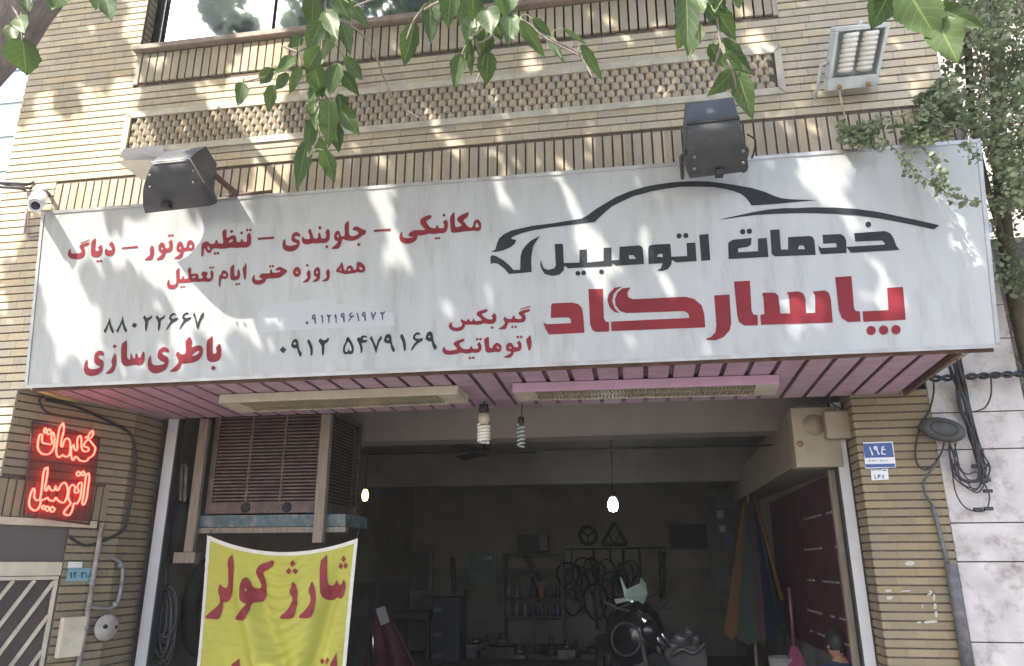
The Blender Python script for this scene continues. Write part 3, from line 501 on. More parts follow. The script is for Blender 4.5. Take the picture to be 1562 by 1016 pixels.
# ================================================================== pink metal awning under the sign
AZ = 2.856
aw = thing('metal_awning', 'pink ribbed metal soffit under the shop sign', 'awning', (-1.1, -.65, AZ))
m_pink = mat('chalky pink sheet metal', (.385,.262,.335), .5, .12, 3, dirt=(.26,.14,.17), dscale=2.2, damt=.7, stretch=(2,6,1))
al0, al1 = PZ(62,592,AZ), PZ(211,642,AZ); ar0, ar1 = PZ(1458,537,AZ), PZ(1376,600,AZ)
sf = MB(); sr = MB(); ya0, ya1 = -1.335, -.012; nr = 37
for i in range(nr):
    for (mbx, s0, s1, z0, z1) in ((sf, i/nr, (i+.80)/nr, AZ, AZ+.012), (sr, (i+.80)/nr, (i+1)/nr, AZ+.022, AZ+.03)):
        q = []
        for s, yy in ((s0,ya0),(s1,ya0),(s1,ya1),(s0,ya1)):
            k0 = (yy-al0.y)/(al1.y-al0.y); xl = al0.x+(al1.x-al0.x)*k0; k1 = (yy-ar0.y)/(ar1.y-ar0.y); xr = ar0.x+(ar1.x-ar0.x)*k1
            q.append((xl+(xr-xl)*s, yy))
        mbx.hexa([(x,y,z0) for x,y in q], [(x,y,z1) for x,y in q])
sf.build('panel', m_pink, aw); sr.build('rib', mat('dark pink seam', (.16,.09,.11), .7, .3, 6), aw)
tm = MB(); tm.obox((al0+al1)/2+Vector((-.035,-.02,.0)), (al1-al0)/2, Vector((.03,.004,0)), (0,0,.014)); tm.build('edge_trim', mat('dirty yellow trim', (.58,.47,.19), .7, .25, 5), aw)
tm = MB(); tm.obox((ar0+ar1)/2+Vector((.02,0,.01)), (ar1-ar0)/2, Vector((.012,.0,0)), (0,0,.03)); tm.box(-4.33,2.2,-1.30,-1.285,AZ-.03,AZ+.03); tm.build('angle_iron', mat('rusty angle iron', None), aw)

# ================================================================== fluorescent fittings
m_cream = mat('yellowed cream enamel', (.47,.43,.345), .5, .12, 9, dirt=(.3,.22,.13), damt=.5)
def fitting(label, q, lip):
    """q: lower face corners front-left, front-right, back-right, back-left (pixels)"""
    zb = 2.785; c = [PZ(*p, zb) for p in q]; up = Vector((0,0,1))
    root = thing('fluorescent_fitting', label, 'light fitting', (c[0]+c[1]+c[2]+c[3])/4+up*.07, 'fluorescent fittings under the pink soffit')
    B = lambda s, t: (c[0].lerp(c[1], s)).lerp(c[3].lerp(c[2], s), t)
    h = MB(); h.hexa([B(s,t)+up*.025 for s,t in ((0,0),(1,0),(1,1),(0,1))], [B(s,t)+up*.068 for s,t in ((0,0),(1,0),(1,1),(0,1))])
    for s0, s1 in ((0,.085),(.915,1)): h.hexa([B(s,t) for s,t in ((s0,0),(s1,0),(s1,1),(s0,1))], [B(s,t)+up*.0245 for s,t in ((s0,0),(s1,0),(s1,1),(s0,1))])
    h.hexa([B(s,t) for s,t in ((.086,.95),(.914,.95),(.914,1),(.086,1))], [B(s,t)+up*.0245 for s,t in ((.086,.95),(.914,.95),(.914,1),(.086,1))])
    h.build('housing', m_cream, root, .003)
    l = MB(); l.hexa([B(s,t)+up*.0005 for s,t in ((.001,-.03),(.999,-.03),(.999,.05),(.001,.05))], [B(s,t)+up*.0662 for s,t in ((.001,-.03),(.999,-.03),(.999,.05),(.001,.05))]); l.build('side_lip', lip, root, .003)
    n = 58; v = MB()
    for i in range(n):
        s = .09+.82*(i+.5)/n
        for t0, t1, sl in ((.07,.48,.006),(.52,.93,-.006)):
            v.hexa([B(s-.0028+sl*0,t0)+up*.001, B(s+.0028,t0)+up*.001, B(s+.0028+sl,t1)+up*.001, B(s-.0028+sl,t1)+up*.001], [B(s-.0028,t0)+up*.022, B(s+.0028,t0)+up*.022, B(s+.0028+sl,t1)+up*.022, B(s-.0028+sl,t1)+up*.022])
    v.hexa([B(s,t)+up*.001 for s,t in ((.086,.485),(.914,.485),(.914,.515),(.086,.515))], [B(s,t)+up*.022 for s,t in ((.086,.485),(.914,.485),(.914,.515),(.086,.515))])
    v.build('louvre', mat('dull louvre metal', (.55,.50,.38), .35, .1, 9, metal=.5), root)
    return root
fitting('cream fluorescent fitting on the left under the pink soffit, above the air cooler', [(334,615),(698,601.5),(715,615.5),(366,630)], m_cream)
fitting('fluorescent fitting with a pink side lip on the right under the pink soffit', [(781.5,598.5),(1189,586),(1182.5,603),(792,612)], mat('pink enamel', (.45,.29,.40), .5, .1, 6))

# ================================================================== spiral bulbs
m_tube = mat('milky glass tube', (.72,.70,.64), .25, .08, 9, spec=.6); m_tube2 = mat('grey glass tube', (.36,.38,.40), .3, .1, 9); m_sock = mat('black bakelite', (.02,.02,.02), .5, .2, 9)
def helix(p0, p1, R, r, turns, n=14):
    p0, p1 = Vector(p0), Vector(p1); ax = (p1-p0).normalized(); a = ax.orthogonal().normalized(); b_ = ax.cross(a); N = int(turns*n)
    return [p0.lerp(p1, i/N)+(a*math.cos(2*math.pi*i/n)+b_*math.sin(2*math.pi*i/n))*R for i in range(N+1)]
def hanging_bulb(label, px, y0, y1, y2, y3, Y, wpx, tube):
    """socket y0..y1, ballast y1..y2, spiral y2..y3 down the photo"""
    a, b_, c, d = (P(px, y, Y) for y in (y0,y1,y2,y3)); sc_ = (P(px+1,y0,Y)-a).length
    root = thing('spiral_bulb', label, 'light bulb', a, 'bulbs hanging from the soffit edge')
    MB().lathe([(0,0),(.5*wpx*sc_*.7,0),(.5*wpx*sc_*.8,(a-b_).length*.8),(.4*wpx*sc_*.5,(a-b_).length),(0,(a-b_).length)], a, b_-a, 14).build('socket', m_sock, root)
    if y2 > y1: MB().lathe([(0,0),(.5*wpx*sc_*.75,0),(.5*wpx*sc_*.9,(b_-c).length*.5),(.5*wpx*sc_*.6,(b_-c).length),(0,(b_-c).length)], b_, c-b_, 14).build('ballast', m_cream, root)
    MB().tube(helix(c, d, .5*wpx*sc_*.78, .5*wpx*sc_*.24, 5.5), .5*wpx*sc_*.24, 7).build('spiral_tube', tube, root)
    top = Vector((a.x, a.y+.02, AZ+.01)); MB().tube(spline([a, a.lerp(top,.5)+Vector((.006,0,0)), top]), .004, 6).build('cord', m_sock, root)
hanging_bulb('larger cream spiral bulb hanging from the soffit edge between the two fluorescent fittings', 738, 617, 631, 648, 674, -.30, 20, m_tube)
hanging_bulb('thin grey spiral bulb hanging below the pink lipped fitting', 795, 636, 648, 648, 681, -.16, 13, m_tube2)

# ================================================================== floodlights over the sign
def wire(name, label, pts, r, m, n=5, grp=None, cat='cable'):
    o = MB().tube(spline(pts, n), r, 6).build(name, m); tag(o, label, cat, grp); return o
m_fl = mat('weathered black casting', (.042,.044,.05), .5, .25, 6, dirt=(.12,.12,.13), dscale=5, damt=.5)
def floodlight(label, rows, back, nm='floodlight'):
    """rows: (left px, left py, right px, right py, y of the skin) from the bottom edge up; back: y of the lamp glass and x shift"""
    F = [(P(a, b_, Y), P(c, d, Y)) for a, b_, c, d, Y in rows]
    K = []
    for i in range(len(F)-1):
        for k_ in range(5):
            t = k_/5; pp = [F[max(i-1,0)], F[i], F[i+1], F[min(i+2,len(F)-1)]]
            cr = lambda a: .5*((2*a[1])+(a[2]-a[0])*t+(2*a[0]-5*a[1]+4*a[2]-a[3])*t*t+(3*a[1]-a[0]-3*a[2]+a[3])*t**3)
            K.append((cr([q[0] for q in pp]), cr([q[1] for q in pp])))
    K.append(F[-1])
    root = thing('floodlight', label, 'floodlight', F[0][0].lerp(F[0][1], .5), 'black floodlights over the sign')
    mb = MB(); m = len(K); vs = []
    for l, r in K: vs += [l, r, Vector((r.x+back[1], back[0], r.z+.0)), Vector((l.x+back[1], back[0], l.z))]
    fs = [(0,1,2,3), tuple(4*(m-1)+i for i in (3,2,1,0))]
    for i in range(m-1):
        for k in range(4): fs.append((4*i+k, 4*(i+1)+k, 4*(i+1)+(k+1) % 4, 4*i+(k+1) % 4))
    mb.add(vs, fs); o = mb.build('housing', m_fl, root, .014, 3); bm = bmesh.new(); bm.from_mesh(o.data); bmesh.ops.recalc_face_normals(bm, faces=bm.faces); bm.to_mesh(o.data); bm.free()
    for p in o.data.polygons: p.use_smooth = True
    o.modifiers['bevel'].angle_limit = math.radians(35)
    o.modifiers['bevel'].harden_normals = True
    return root, F
fr_, F = floodlight('black floodlight right of centre over the car emblem', [(1053,266,1143,255,-1.78),(1050,222,1136,212,-1.99),(1047,190,1128,181,-2.05),(1045,157,1119,147,-1.93)], (-1.72,.0))
MB().tube([F[1][1]+Vector((.006,.10,.02)), F[1][1]+Vector((.035,.14,.01)), F[1][1]+Vector((.03,.30,-.05)), Vector((F[1][1].x+.01,-1.53,4.14))], .012, 8).build('yoke', m_fl, fr_); h = MB(); h.tube([F[1][0]+Vector((-.006,.10,.02)), F[1][0]+Vector((-.035,.14,.01)), F[1][0]+Vector((-.02,.30,-.05)), Vector((F[1][0].x+.0,-1.53,4.15))], .012, 8)
h.build('yoke', m_fl, fr_)
h = MB(); h.hexa([F[2][0]+Vector((.0,-.008,-.004)),F[2][1]+Vector((0,-.008,-.004)),F[2][1]+Vector((0,.012,-.004)),F[2][0]+Vector((0,.012,-.004))],[F[2][0]+Vector((.0,-.012,.010)),F[2][1]+Vector((0,-.012,.010)),F[2][1]+Vector((0,.012,.012)),F[2][0]+Vector((0,.012,.012))]); h.build('seam', m_sock, fr_)
h = MB(); c_ = P(1097,262,-1.80); h.box(c_.x-.025,c_.x+.025,c_.y-.02,c_.y+.03,c_.z-.03,c_.z+.01); h.build('latch', m_sock, fr_, .004)
fl_, F = floodlight('black floodlight at the left end over the sign, turned to the left', [(218,315,296,306,-1.80),(219,284,307,279,-1.98),(233,249,291,243,-2.06),(248,232,314,223,-1.93)], (-1.70,-.05))
h = MB(); e = P(322,262,-1.70); MB().tube([P(345,299,-1.545),P(415,292,-1.545)], .012, 6).build('foot', mat('rusty angle iron', None), fl_); h.tube([e+Vector((-.06,0,0)), e, P(340,278,-1.62), P(362,297,-1.545)], .022, 8);
h.build('yoke', mat('rusty angle iron', None), fl_)
h = MB(); h.tube([F[2][0]+Vector((0,-.012,.0)), F[2][1]+Vector((.0,-.012,.0)), P(311,279,-1.95)], .005, 6); h.build('seam', mat('pale edge line', (.5,.5,.5), .5), fl_)  # pale line drawn along the ridge of the black housing
h = MB(); c_ = P(254,312,-1.81); h.box(c_.x-.03,c_.x+.03,c_.y-.02,c_.y+.03,c_.z-.03,c_.z+.01); h.build('latch', m_sock, fl_, .004)
for root_, (lx0,ly0,lx1,ly1), Y_ in ((fr_, (1056,240,1137,230), -1.97), (fl_, (226,268,298,260), -2.05)):
    for s in (.04,.96):
        for dy in (0, 18):
            c_ = P(lx0+(lx1-lx0)*s, ly0+(ly1-ly0)*s+dy, Y_+(.05 if dy else .0)); MB().sphere(c_, .010, 8).build('screw', mat('dull screw', (.2,.2,.2), .5, .2, 9, metal=.5), root_)
wire('lamp_cable', 'black cable from the right floodlight back to the sign edge', [P(1140,205,-1.75), P(1152,214,-1.68), P(1150,232,-1.6), P(1146,243,-1.54)], .006, m_sock)
pl = thing('floodlight', 'pale grey floodlight with a cream shade behind the left black floodlight', 'floodlight', P(220,250,-1.6))
MB().prism([P(190,243,-1.60),P(246,241,-1.60),P(247,224,-1.66),P(192,228,-1.66),P(186,235,-1.62)], (.02,.14,.02)).build('housing', mat('pale grey enamel', (.55,.56,.60), .5, .1, 8), pl, .012)
MB().prism([P(180,246,-1.62),P(248,243,-1.62),P(236,268,-1.52),P(216,274,-1.50)], (.0,.03,.02)).build('shade', mat('cream plastic shade', (.62,.58,.48), .5, .1, 8), pl, .004)

# wall lamp with two spiral bulbs
q = [P(1275,42,-1.62), P(1359,34,-1.62), P(1338,131,-1.36), P(1262,139,-1.36)]
wl = thing('wall_lamp', 'grey open wall lamp holding two large white spiral bulbs at the upper right', 'lamp', (q[2]+q[3])/2)
ux = (q[1]-q[0]).normalized(); uz = ((q[0]+q[1])-(q[2]+q[3])).normalized(); un = ux.cross(uz).normalized()
if un.y > 0: un = -un
W_ = lambda s, t, d=0: (q[3].lerp(q[2], s)).lerp(q[0].lerp(q[1], s), t)+un*d
m_grey = mat('grey lamp enamel', (.55,.58,.58), .45, .15, 8, dirt=(.2,.2,.18)); hb = MB()
def wbar(s0,s1,t0,t1,d0,d1): hb.hexa([W_(s0,t0,d0),W_(s1,t0,d0),W_(s1,t1,d0),W_(s0,t1,d0)],[W_(s0,t0,d1),W_(s1,t0,d1),W_(s1,t1,d1),W_(s0,t1,d1)])
wbar(0,1,0,.20,-.13,0); wbar(0,1,.93,1,-.13,0); wbar(0,.07,.201,.929,-.13,0); wbar(.93,1,.201,.929,-.13,0); wbar(.071,.929,.201,.929,-.13,-.085)
hb.build('housing', m_grey, wl, .004)
for s in (.31,.68):
    a, b_ = W_(s,.27,-.02), W_(s+.01,.89,-.02); MB().lathe([(0,0),(.032,0),(.032,(b_-a).length*.98),(0,(b_-a).length*.98)], a, b_-a, 14).build('bulb_core', mat('bulb white', (.8,.79,.75), .4, .05, 9), wl); MB().tube(helix(a, b_, .036, .018, 8), .0172, 8).build('spiral_bulb', mat('milky glass tube', None), wl)
for s in (.22,.80):
    c_ = W_(s,.05,.012); MB().lathe([(0,0),(.016,0),(.016,.014),(0,.014)], c_, un, 10).build('brass_screw', mat('rusty brass', (.35,.20,.06), .6, .3, 20), wl)
h = MB(); e = W_(-.01,.45,-.06); h.tube([e, e+Vector((-.04,.02,.0)), e+Vector((-.06,.12,-.12)), Vector((e.x-.07,YF,e.z-.16))], .012, 6); h.tube([W_(.5,1.0,-.06), W_(.5,1.05,-.06), Vector((W_(.5,1,0).x,YF,W_(.5,1,0).z+.05))], .014, 6); h.build('bracket', mat('pale grey enamel', None), wl)
h = MB(); h.tube(spline([W_(.25,.0,-.01), P(1284,160,-1.33), P(1289,178,-1.27), P(1294,196,-1.28)]), .006, 6); h.build('cord', mat('cream cord', (.5,.43,.3), .7), wl)

# ================================================================== security camera
ca = thing('security_camera', 'white bullet security camera at the top left corner of the sign', 'camera', P(60,318,-1.5))
tip, tail = P(54,314,-1.72), P(60,300,-1.42); ax = (tip-tail)
MB().lathe([(0,0),(.035,0),(.048,.03),(.048,ax.length),(.042,ax.length+.004),(.030,ax.length-.01)], tail, ax, 18).build('housing', mat('white camera plastic', (.78,.78,.80), .35, .04, 9), ca)
MB().lathe([(0,ax.length-.012),(.030,ax.length-.012),(.024,ax.length-.002),(0,ax.length)], tail, ax, 18).build('lens', mat('black lens glass', (.02,.02,.03), .12), ca)
sh = MB(); sd_ = ax.normalized(); a_ = sd_.cross(Vector((0,0,1))).normalized(); b_ = a_.cross(sd_)
arc = [(math.cos(t)*.055, math.sin(t)*.055) for t in np.linspace(.2, math.pi-.2, 9)]
vs = [tail+sd_*l+a_*x+b_*z*1.0 for l in (.01, ax.length+.04) for x, z in arc]; sh.add(vs, [(i,i+1,i+10,i+9) for i in range(8)], True); o = sh.build('sun_shield', mat('white camera plastic', None), ca)
so_ = o.modifiers.new('solid','SOLIDIFY'); so_.thickness = .004
MB().tube([tail, P(70,292,-1.33), P(74,296,-1.252)], .016, 8).build('arm', mat('dark camera arm', (.10,.10,.13), .5), ca)
bx = MB(); c0 = P(41,346,YF); bx.tube([P(41,318,YF-.02),P(38,356,YF-.02),P(46,361,YF-.02),P(62,360,YF-.02),P(66,322,YF-.02)], .010, 6); bx.build('cable_clip', mat('mauve plastic conduit', (.30,.24,.27), .6), ca)
m_cab = mat('black cable sheath', (.025,.025,.028), .6, .3, 12); m_cabg = mat('grey cable sheath', (.07,.07,.075), .6, .2, 12)
wire('power_cable', 'upper dark cable running to the camera from the left edge', [Vector((-9.5,-2.2,4.75)), P(-30,277,-1.7), P(0,280,-1.6), P(20,284,-1.45), P(38,283,-1.29), P(52,277,-1.26)], .009, m_cabg)
wire('power_cable', 'lower dark cable sagging to the camera from the left edge', [Vector((-9.5,-2.3,4.62)), P(-30,284,-1.7), P(0,286,-1.6), P(18,287,-1.45), P(35,289,-1.29), P(44,294,-1.27), P(52,300,-1.4)], .009, m_cabg)

# ================================================================== neon sign and gate on the splayed wall
ns = thing('neon_sign', 'red glowing neon lettering in two lines on the brick left of the shop', 'neon sign', S(90,795))
m_neon = mat('red neon tube', (.9,.2,.15), .4, 0, 5, emit=(1.0,.062,.04), estr=2.1)
for sh in parse(NEON):
    pts = spline([S(x, y, .055) for x, y in sh]+[S(*sh[0], .055)], 3)[:-1]
    MB().tube(pts, .0065, 6, closed=True).build('neon_tube', m_neon, ns)
mp_ = bpy.data.materials.new('glow tinted acrylic'); mp_.use_nodes = True; b = mp_.node_tree.nodes['Principled BSDF']; b.inputs['Base Color'].default_value = (.16,.03,.03,1); b.inputs['Roughness'].default_value = .35; b.inputs['Alpha'].default_value = .38  # clear board tinted red: glow of the tubes put into its colour
MB().prism([S(*p, .022) for p in ((50,642),(152,668),(136,800),(36,786))], SN*.004).build('backing', mp_, ns)
h = MB()
for a, b_ in (((50,642),(152,668)), ((36,786),(136,800)), ((50,642),(36,786)), ((152,668),(136,800))): h.tube([S(*a,.03), S(*b_,.03)], .006, 6)
h.build('frame', mat('dark neon frame', (.05,.04,.05), .6), ns)
rc = mat('red acrylic strip', (.10,.035,.04), .3, .2, 5)
h = MB(); h.tube(spline([S(*p,.02) for p in ((70,610),(120,622),(180,650),(200,664),(206,690),(205,730),(196,780),(190,806),(165,822),(130,832),(105,818))]), .011, 6); h.tube(spline([S(*p,.03) for p in ((66,604),(60,612),(75,630),(130,640),(188,652))]), .008, 6)
tag(h.build('cable_bundle', m_cab), 'black cable bundle looping around the neon sign', 'cable')
wire('thin_wire', 'thin pale wire hanging right of the neon sign', [P(200,665,-.3),P(206,690,-.2),P(212,730,-.1),P(221,768,-.02)], .005, mat('cream cord', None), cat='wire')
gt = thing('metal_gate', 'cream metal gate of slanted bars below the neon sign', 'gate', SP0+ST*.28+Vector((0,0,.12)))
m_gate = mat('cream gate paint', (.62,.55,.44), .55, .12, 8, dirt=(.25,.18,.12), damt=.4)
zt, zl = S(50,857).z, S(50,881).z; h = MB()
sbox(h, .012, GT-.004, -.06, -.015, zl+.012, zt); h.build('top_rail', m_gate, gt, .003)
h = MB(); sbox(h, .012, GT-.006, -.055, -.03, zl-.018, zl+.008); sbox(h, .012, .035, -.055, -.03, .15, zl-.02); sbox(h, GT-.032, GT-.006, -.055, -.03, .15, zl-.02); h.build('frame', m_gate, gt, .002)
def tz(px, py): p = S(px, py); return ((p-SP0).dot(ST), p.z)
(t0_, z0_), (t1_, z1_) = tz(0,973), tz(70,882); slope = (z1_-z0_)/(t1_-t0_); dz = (tz(20,946)[1]-tz(20,975)[1])*1.9; h = MB(); zc = -.6
while zc < 2.2:
    ta, tb = .036, GT-.033
    lo, hi = .16, zl-.021
    a_ = max(ta, (lo-zc)/slope); b_ = min(tb, (hi-zc)/slope)
    if b_-a_ > .01:
        A, B_ = SP0+ST*a_+Vector((0,0,zc+slope*a_)), SP0+ST*b_+Vector((0,0,zc+slope*b_)); d = (B_-A); pn = d.cross(SN).normalized()
        h.obox((A+B_)/2-SN*.042, d/2, pn*.0115, SN*.010)
    zc += dz
h.build('slats', m_gate, gt)
h = MB(); sbox(h, .008, GT-.003, -.08, -.065, .125, 1.93); h.build('back_sheet', mat('dark gate sheet', (.085,.07,.062), .7, .2, 4), gt)
h = MB(); sbox(h, .010, GT-.003, -.05, -.03, zt+.004, 1.8835); h.build('transom_panel', mat('brown grey transom', (.12,.10,.095), .6, .1, 2), gt)
# gas pipe and regulator
m_pipe = mat('painted gas pipe', (.27,.235,.21), .65, .3, 10, dirt=(.11,.08,.06), dscale=9, damt=.9); gp = thing('gas_pipe', 'greyish gas pipe with a branch running down the brick beside the gate', 'pipe', S(120,1012))
h = MB(); h.tube(spline([S(x,y,.035) for x,y in ((157,800),(155,806),(147,853),(141,889),(135,928),(130,962),(120,1012),(112,1060))],4), .019, 10); h.build('riser', m_pipe, gp)
h = MB(); h.tube(spline([S(x,y,.04) for x,y in ((136,926),(160,928),(176,924),(183,905),(187,880),(186,862),(176,853),(168,850))],4), .014, 8)
for p in ((141,889),(135,928),(131,958),(176,922),(184,862)): h.sphere(S(*p,.038), .026, 8)
h.build('branch', mat('galvanised fitting', (.26,.25,.255), .6, .35, 14, metal=.2), gp)
rg = thing('gas_regulator', 'round pale gas regulator on the brick wall', 'gas regulator', S(160,985,.02)); c_ = S(160,957,.03)
MB().lathe([(0,0),(.062,0),(.092,.012),(.10,.022),(.092,.034),(.062,.046),(.030,.062),(0,.064)], c_, SN, 24).build('body', mat('chalky regulator casting', (.36,.33,.31), .75, .2, 16, dirt=(.17,.13,.10), damt=.8), rg)
h = MB(); h.lathe([(0,.05),(.016,.05),(.016,.066),(0,.066)], c_+ST*(-.035)+Vector((0,0,.01)), SN, 10); h.lathe([(0,.03),(.014,.03),(.014,.05),(0,.05)], c_+ST*.06, SN, 10); h.build('port', m_sock, rg)
jb_ = MB(); tA, zA = tz(92,942); tB, zB = tz(120,1000); sbox(jb_, tA, tB, .002, .05, zB, zA); tag(jb_.build('meter_box', m_gate, None, .006), 'small pale box on the brick beside the gate bars', 'box')
pt = thing('number_plate', 'pale blue number plate beside the gate', 'plate', S(121,886,.01)); tA, zA = tz(103,867); tB, zB = tz(141,886); h = MB(); sbox(h, tA, tB, .004, .008, zB, zA); h.build('plate', mat('faded blue plate', (.20,.36,.42), .5, .1, 10), pt)
cs = [(108,882,1,"-1,-9 2,-9 2,0 0,0"),(113,882,1,"-1,-9 4,-9 4,-7 2,-6 2,0 0,0"),(119,882,1,"-1,-4 2,-4 2,-3 -1,-3"),(124,882,1,"-1,-9 5,-9 5,-6 3,-6 3,-7 2,-7 2,0 0,0"),(131,882,1,"-1,-9 1,-9 1,0 0,0"),(134,882,1,"o 1,-3 1.5"),(138,882,1,"-1,-9 1,-9 1,0 0,0")]
film('lettering', parse(cs), lambda x, y: S(x, y, .0095), mat('dark blue print', (.03,.06,.12), .5), pt)
h = MB(); tA, zA = tz(104,857); tB, zB = tz(124,866); sbox(h, tA, tB, .004, .007, zB, zA); tag(h.build('paper_card', mat('white card', (.7,.68,.66), .6)), 'small white card above the pale blue number plate', 'card')

# ================================================================== shutter rails, electrical boxes
m_rail = mat('pale shutter rail', (.50,.49,.50), .5, .1, 6, dirt=(.3,.27,.25), damt=.4); m_rail2 = mat('dark rail groove', (.03,.03,.03), .7)
def rail(label, x0, x1, y0, y1):
    r = thing('shutter_rail', label, 'rail', ((x0+x1)/2, y0, .12), 'shutter guide rails'); d = .02
    MB().box(x0, x1, y0, y0+.012, .125, 2.85).build('face', m_rail, r); MB().box(x1+.001, x1+.013, y0+.004, y1, .125, 2.85).build('groove', m_rail2, r); MB().box(x0-.013, x0-.001, y0+.004, y1, .125, 2.85).build('groove', m_rail2, r)
rail('pale shutter rail at the left side of the shop opening', -4.062, -3.966, -.02, .06); rail('pale shutter rail at the right side of the shop opening', 1.62, 1.698, .22, .30)
eb = thing('electrical_panel', 'beige electrical cabinet at the upper right of the shop opening', 'cabinet', (1.47,.2,2.33)); m_beige = mat('beige cabinet paint', (.27,.232,.17), .65, .15, 6, dirt=(.14,.105,.07), damt=.6)
MB().box(1.30,1.655,.20,.36,2.335,2.815).build('cabinet', m_beige, eb, .006)
MB().lathe([(0,0),(.085,0),(.085,.004),(0,.004)], (1.47,.20,2.67), (0,-1,0), 24).build('knockout', mat('beige cabinet shade', (.235,.20,.145), .6), eb)
MB().lathe([(.012,0),(.024,0),(.024,.012),(.012,.012)], (1.345,.20,2.52), (0,-1,0), 14).build('lock', mat('brown lock', (.2,.12,.07), .5), eb)
jx = MB(); a, b_ = P(1257,627,.12), P(1303,668,.12); jx.box(a.x, b_.x, .12, .199, b_.z, a.z); tag(jx.build('junction_box', m_beige, None, .008), 'smaller beige junction box overlapping the electrical cabinet', 'box')
wire('thin_wire', 'short black wire dropping from the soffit to the junction box', [P(1265,603,.0),P(1268,615,.05),P(1280,622,.1),P(1287,628,.14)], .006, m_cab, cat='wire')

# ================================================================== house numbers and marks on the right pillar
def plate(name, label, quad, m):
    r = thing(name, label, 'plate', P(quad[3][0], quad[3][1], -.005)); MB().prism([P(*p, -.004) for p in quad], (0,-.004,0)).build('plate', m, r); return r
Pm = lambda d: (lambda x, y: P(x, y, d))
m_wp = mat('white plate enamel', (.66,.66,.70), .4, .05, 6); m_bl = mat('blue plate enamel', (.025,.07,.26), .35, .08, 8)
n1 = plate('house_number', 'blue and white house number plate reading 194 on the right brick pillar', [(1316,675),(1361.5,673.5),(1366.5,713),(1320,715)], m_wp)
z_ = 12.7; o_ = (1300,665,z_)
film('blue_field', parse([(*o_, "205,150 765,130 810,410 245,425;250,548 830,535 832,600 270,612")]), Pm(-.0095), m_bl, n1)
film('lettering', parse([(*o_, "~ 325,220 345,205 365,260 410,360 400,375 380,380 365,310;~ 450,190 485,205 490,260 510,320 538,355 515,370 490,335 470,275 430,265 410,235 420,205;~ 450,218 468,232 462,248 440,240;~ 620,195 630,215 590,225 585,240 610,255 650,250 645,270 590,275 575,310 600,340 660,350 650,362 580,360 555,335 560,290 575,270 560,245 570,210")]), Pm(-.011), m_wp, n1)
film('lettering', parse([(*o_, "320,470 345,468 347,495 322,497;360,470 366,468 368,495 362,496;380,468 400,467 402,480 384,495;405,467 425,466 425,492 408,494;440,480 520,477 520,483 440,486;540,465 575,462 575,492 545,494;580,478 680,470 690,476 690,482 580,487")]), Pm(-.011), mat('faint grey print', (.25,.2,.24), .6), n1)
n2 = plate('house_number', 'small white number plate reading 164 just below the blue plate', [(1328,716),(1354,715),(1355.5,731.5),(1329.5,733)], m_wp)
film('lettering', parse([(*o_, "425,760 440,755 460,815 465,840 450,835 440,800;~ 520,745 545,750 540,765 505,768 520,780 555,770 550,785 515,805 490,835 485,822 510,785 490,775 495,755;~ 600,745 612,755 595,765 595,780 630,778 620,790 600,795 595,815 640,825 600,830 580,815 588,790 580,765;375,655 480,650 480,662 375,668;490,650 560,645 570,660 490,665;580,655 660,655 660,675 580,672")]), Pm(-.011), mat('black print', (.03,.03,.03), .6), n2)
m_wht = mat('white paint smear', (.40,.38,.34), .7, .1, 20)
film('paint_smear', parse([(1280,780,4.305,"~ 425,345 455,325 495,330 495,350 460,360;~ 585,515 612,525 608,545 580,555 578,545 600,535;~ 615,545 632,545 630,590 618,590;~ 620,605 640,605 640,640 622,645;~ 625,660 645,655 648,695 632,700;~ 555,720 640,715 650,728 600,735 560,738;~ 510,725 540,722 535,735 512,738;~ 300,515 340,512 345,528 310,532;~ 310,560 352,555 350,578 315,582;~ 405,520 470,518 470,526 405,528;~ 545,610 552,612 550,640 542,638")]), Pm(-.0045), m_wht, None)
tag(bpy.data.objects['paint_smear'], 'white paint smears of scraped off lettering on the right brick pillar', 'paint marks')

# ================================================================== cables on the right
ct = thing('cable_splice_box', 'dark oval cable splice box among the cables right of the house numbers', 'cable box', P(1437,675,-.12))
c_ = P(1438,655,-.10); b0 = MB().lathe([(0,0),(.10,0),(.145,.012),(.15,.03),(.14,.06),(.10,.078),(0,.084)], (0,0,0), (0,-1,0), 24); M_ = Matrix.Translation(c_+Vector((0,.04,0))) @ Matrix.Rotation(math.radians(14), 4, 'Y') @ Matrix.Diagonal((1.08,1,.60,1))
b0.v = [tuple(M_ @ Vector(v)) for v in b0.v]; b0.build('body', mat('dusty black plastic', (.055,.055,.054), .7, .25, 14, bump=.3), ct)
b1 = MB().lathe([(.075,.078),(.085,.09),(.095,.078)], (0,0,0), (0,-1,0), 24); b1.v = [tuple(M_ @ Vector(v)) for v in b1.v]; b1.build('rim', m_cab, ct)
rb = lambda *p: [P(x,y,Y) for x,y,Y in p]
cb = MB()
for i in range(9):
    dx = (i-4)*2.0; jj = lambda: random.uniform(-3.2,3.2)
    cb.tube(spline([q+Vector((random.gauss(0,.010),random.gauss(0,.012)-.015,random.gauss(0,.01))) for q in rb((1452+dx*1.2,538,-.9),(1458+dx,556,-.5),(1464+dx,585,-.10),(1472+dx*.9,620,-.07),(1482+dx*.7,660,-.06),(1490+dx*.6,695,-.06),(1495+dx*.8,715,-.06),(1499+dx,735,-.05))],4), random.choice((.006,.0085,.011)), 6)
tag(cb.build('cable_bundle', m_cab), 'thick black cable bundle coming down over the marble wall from the sign corner', 'cable')
cb = MB()
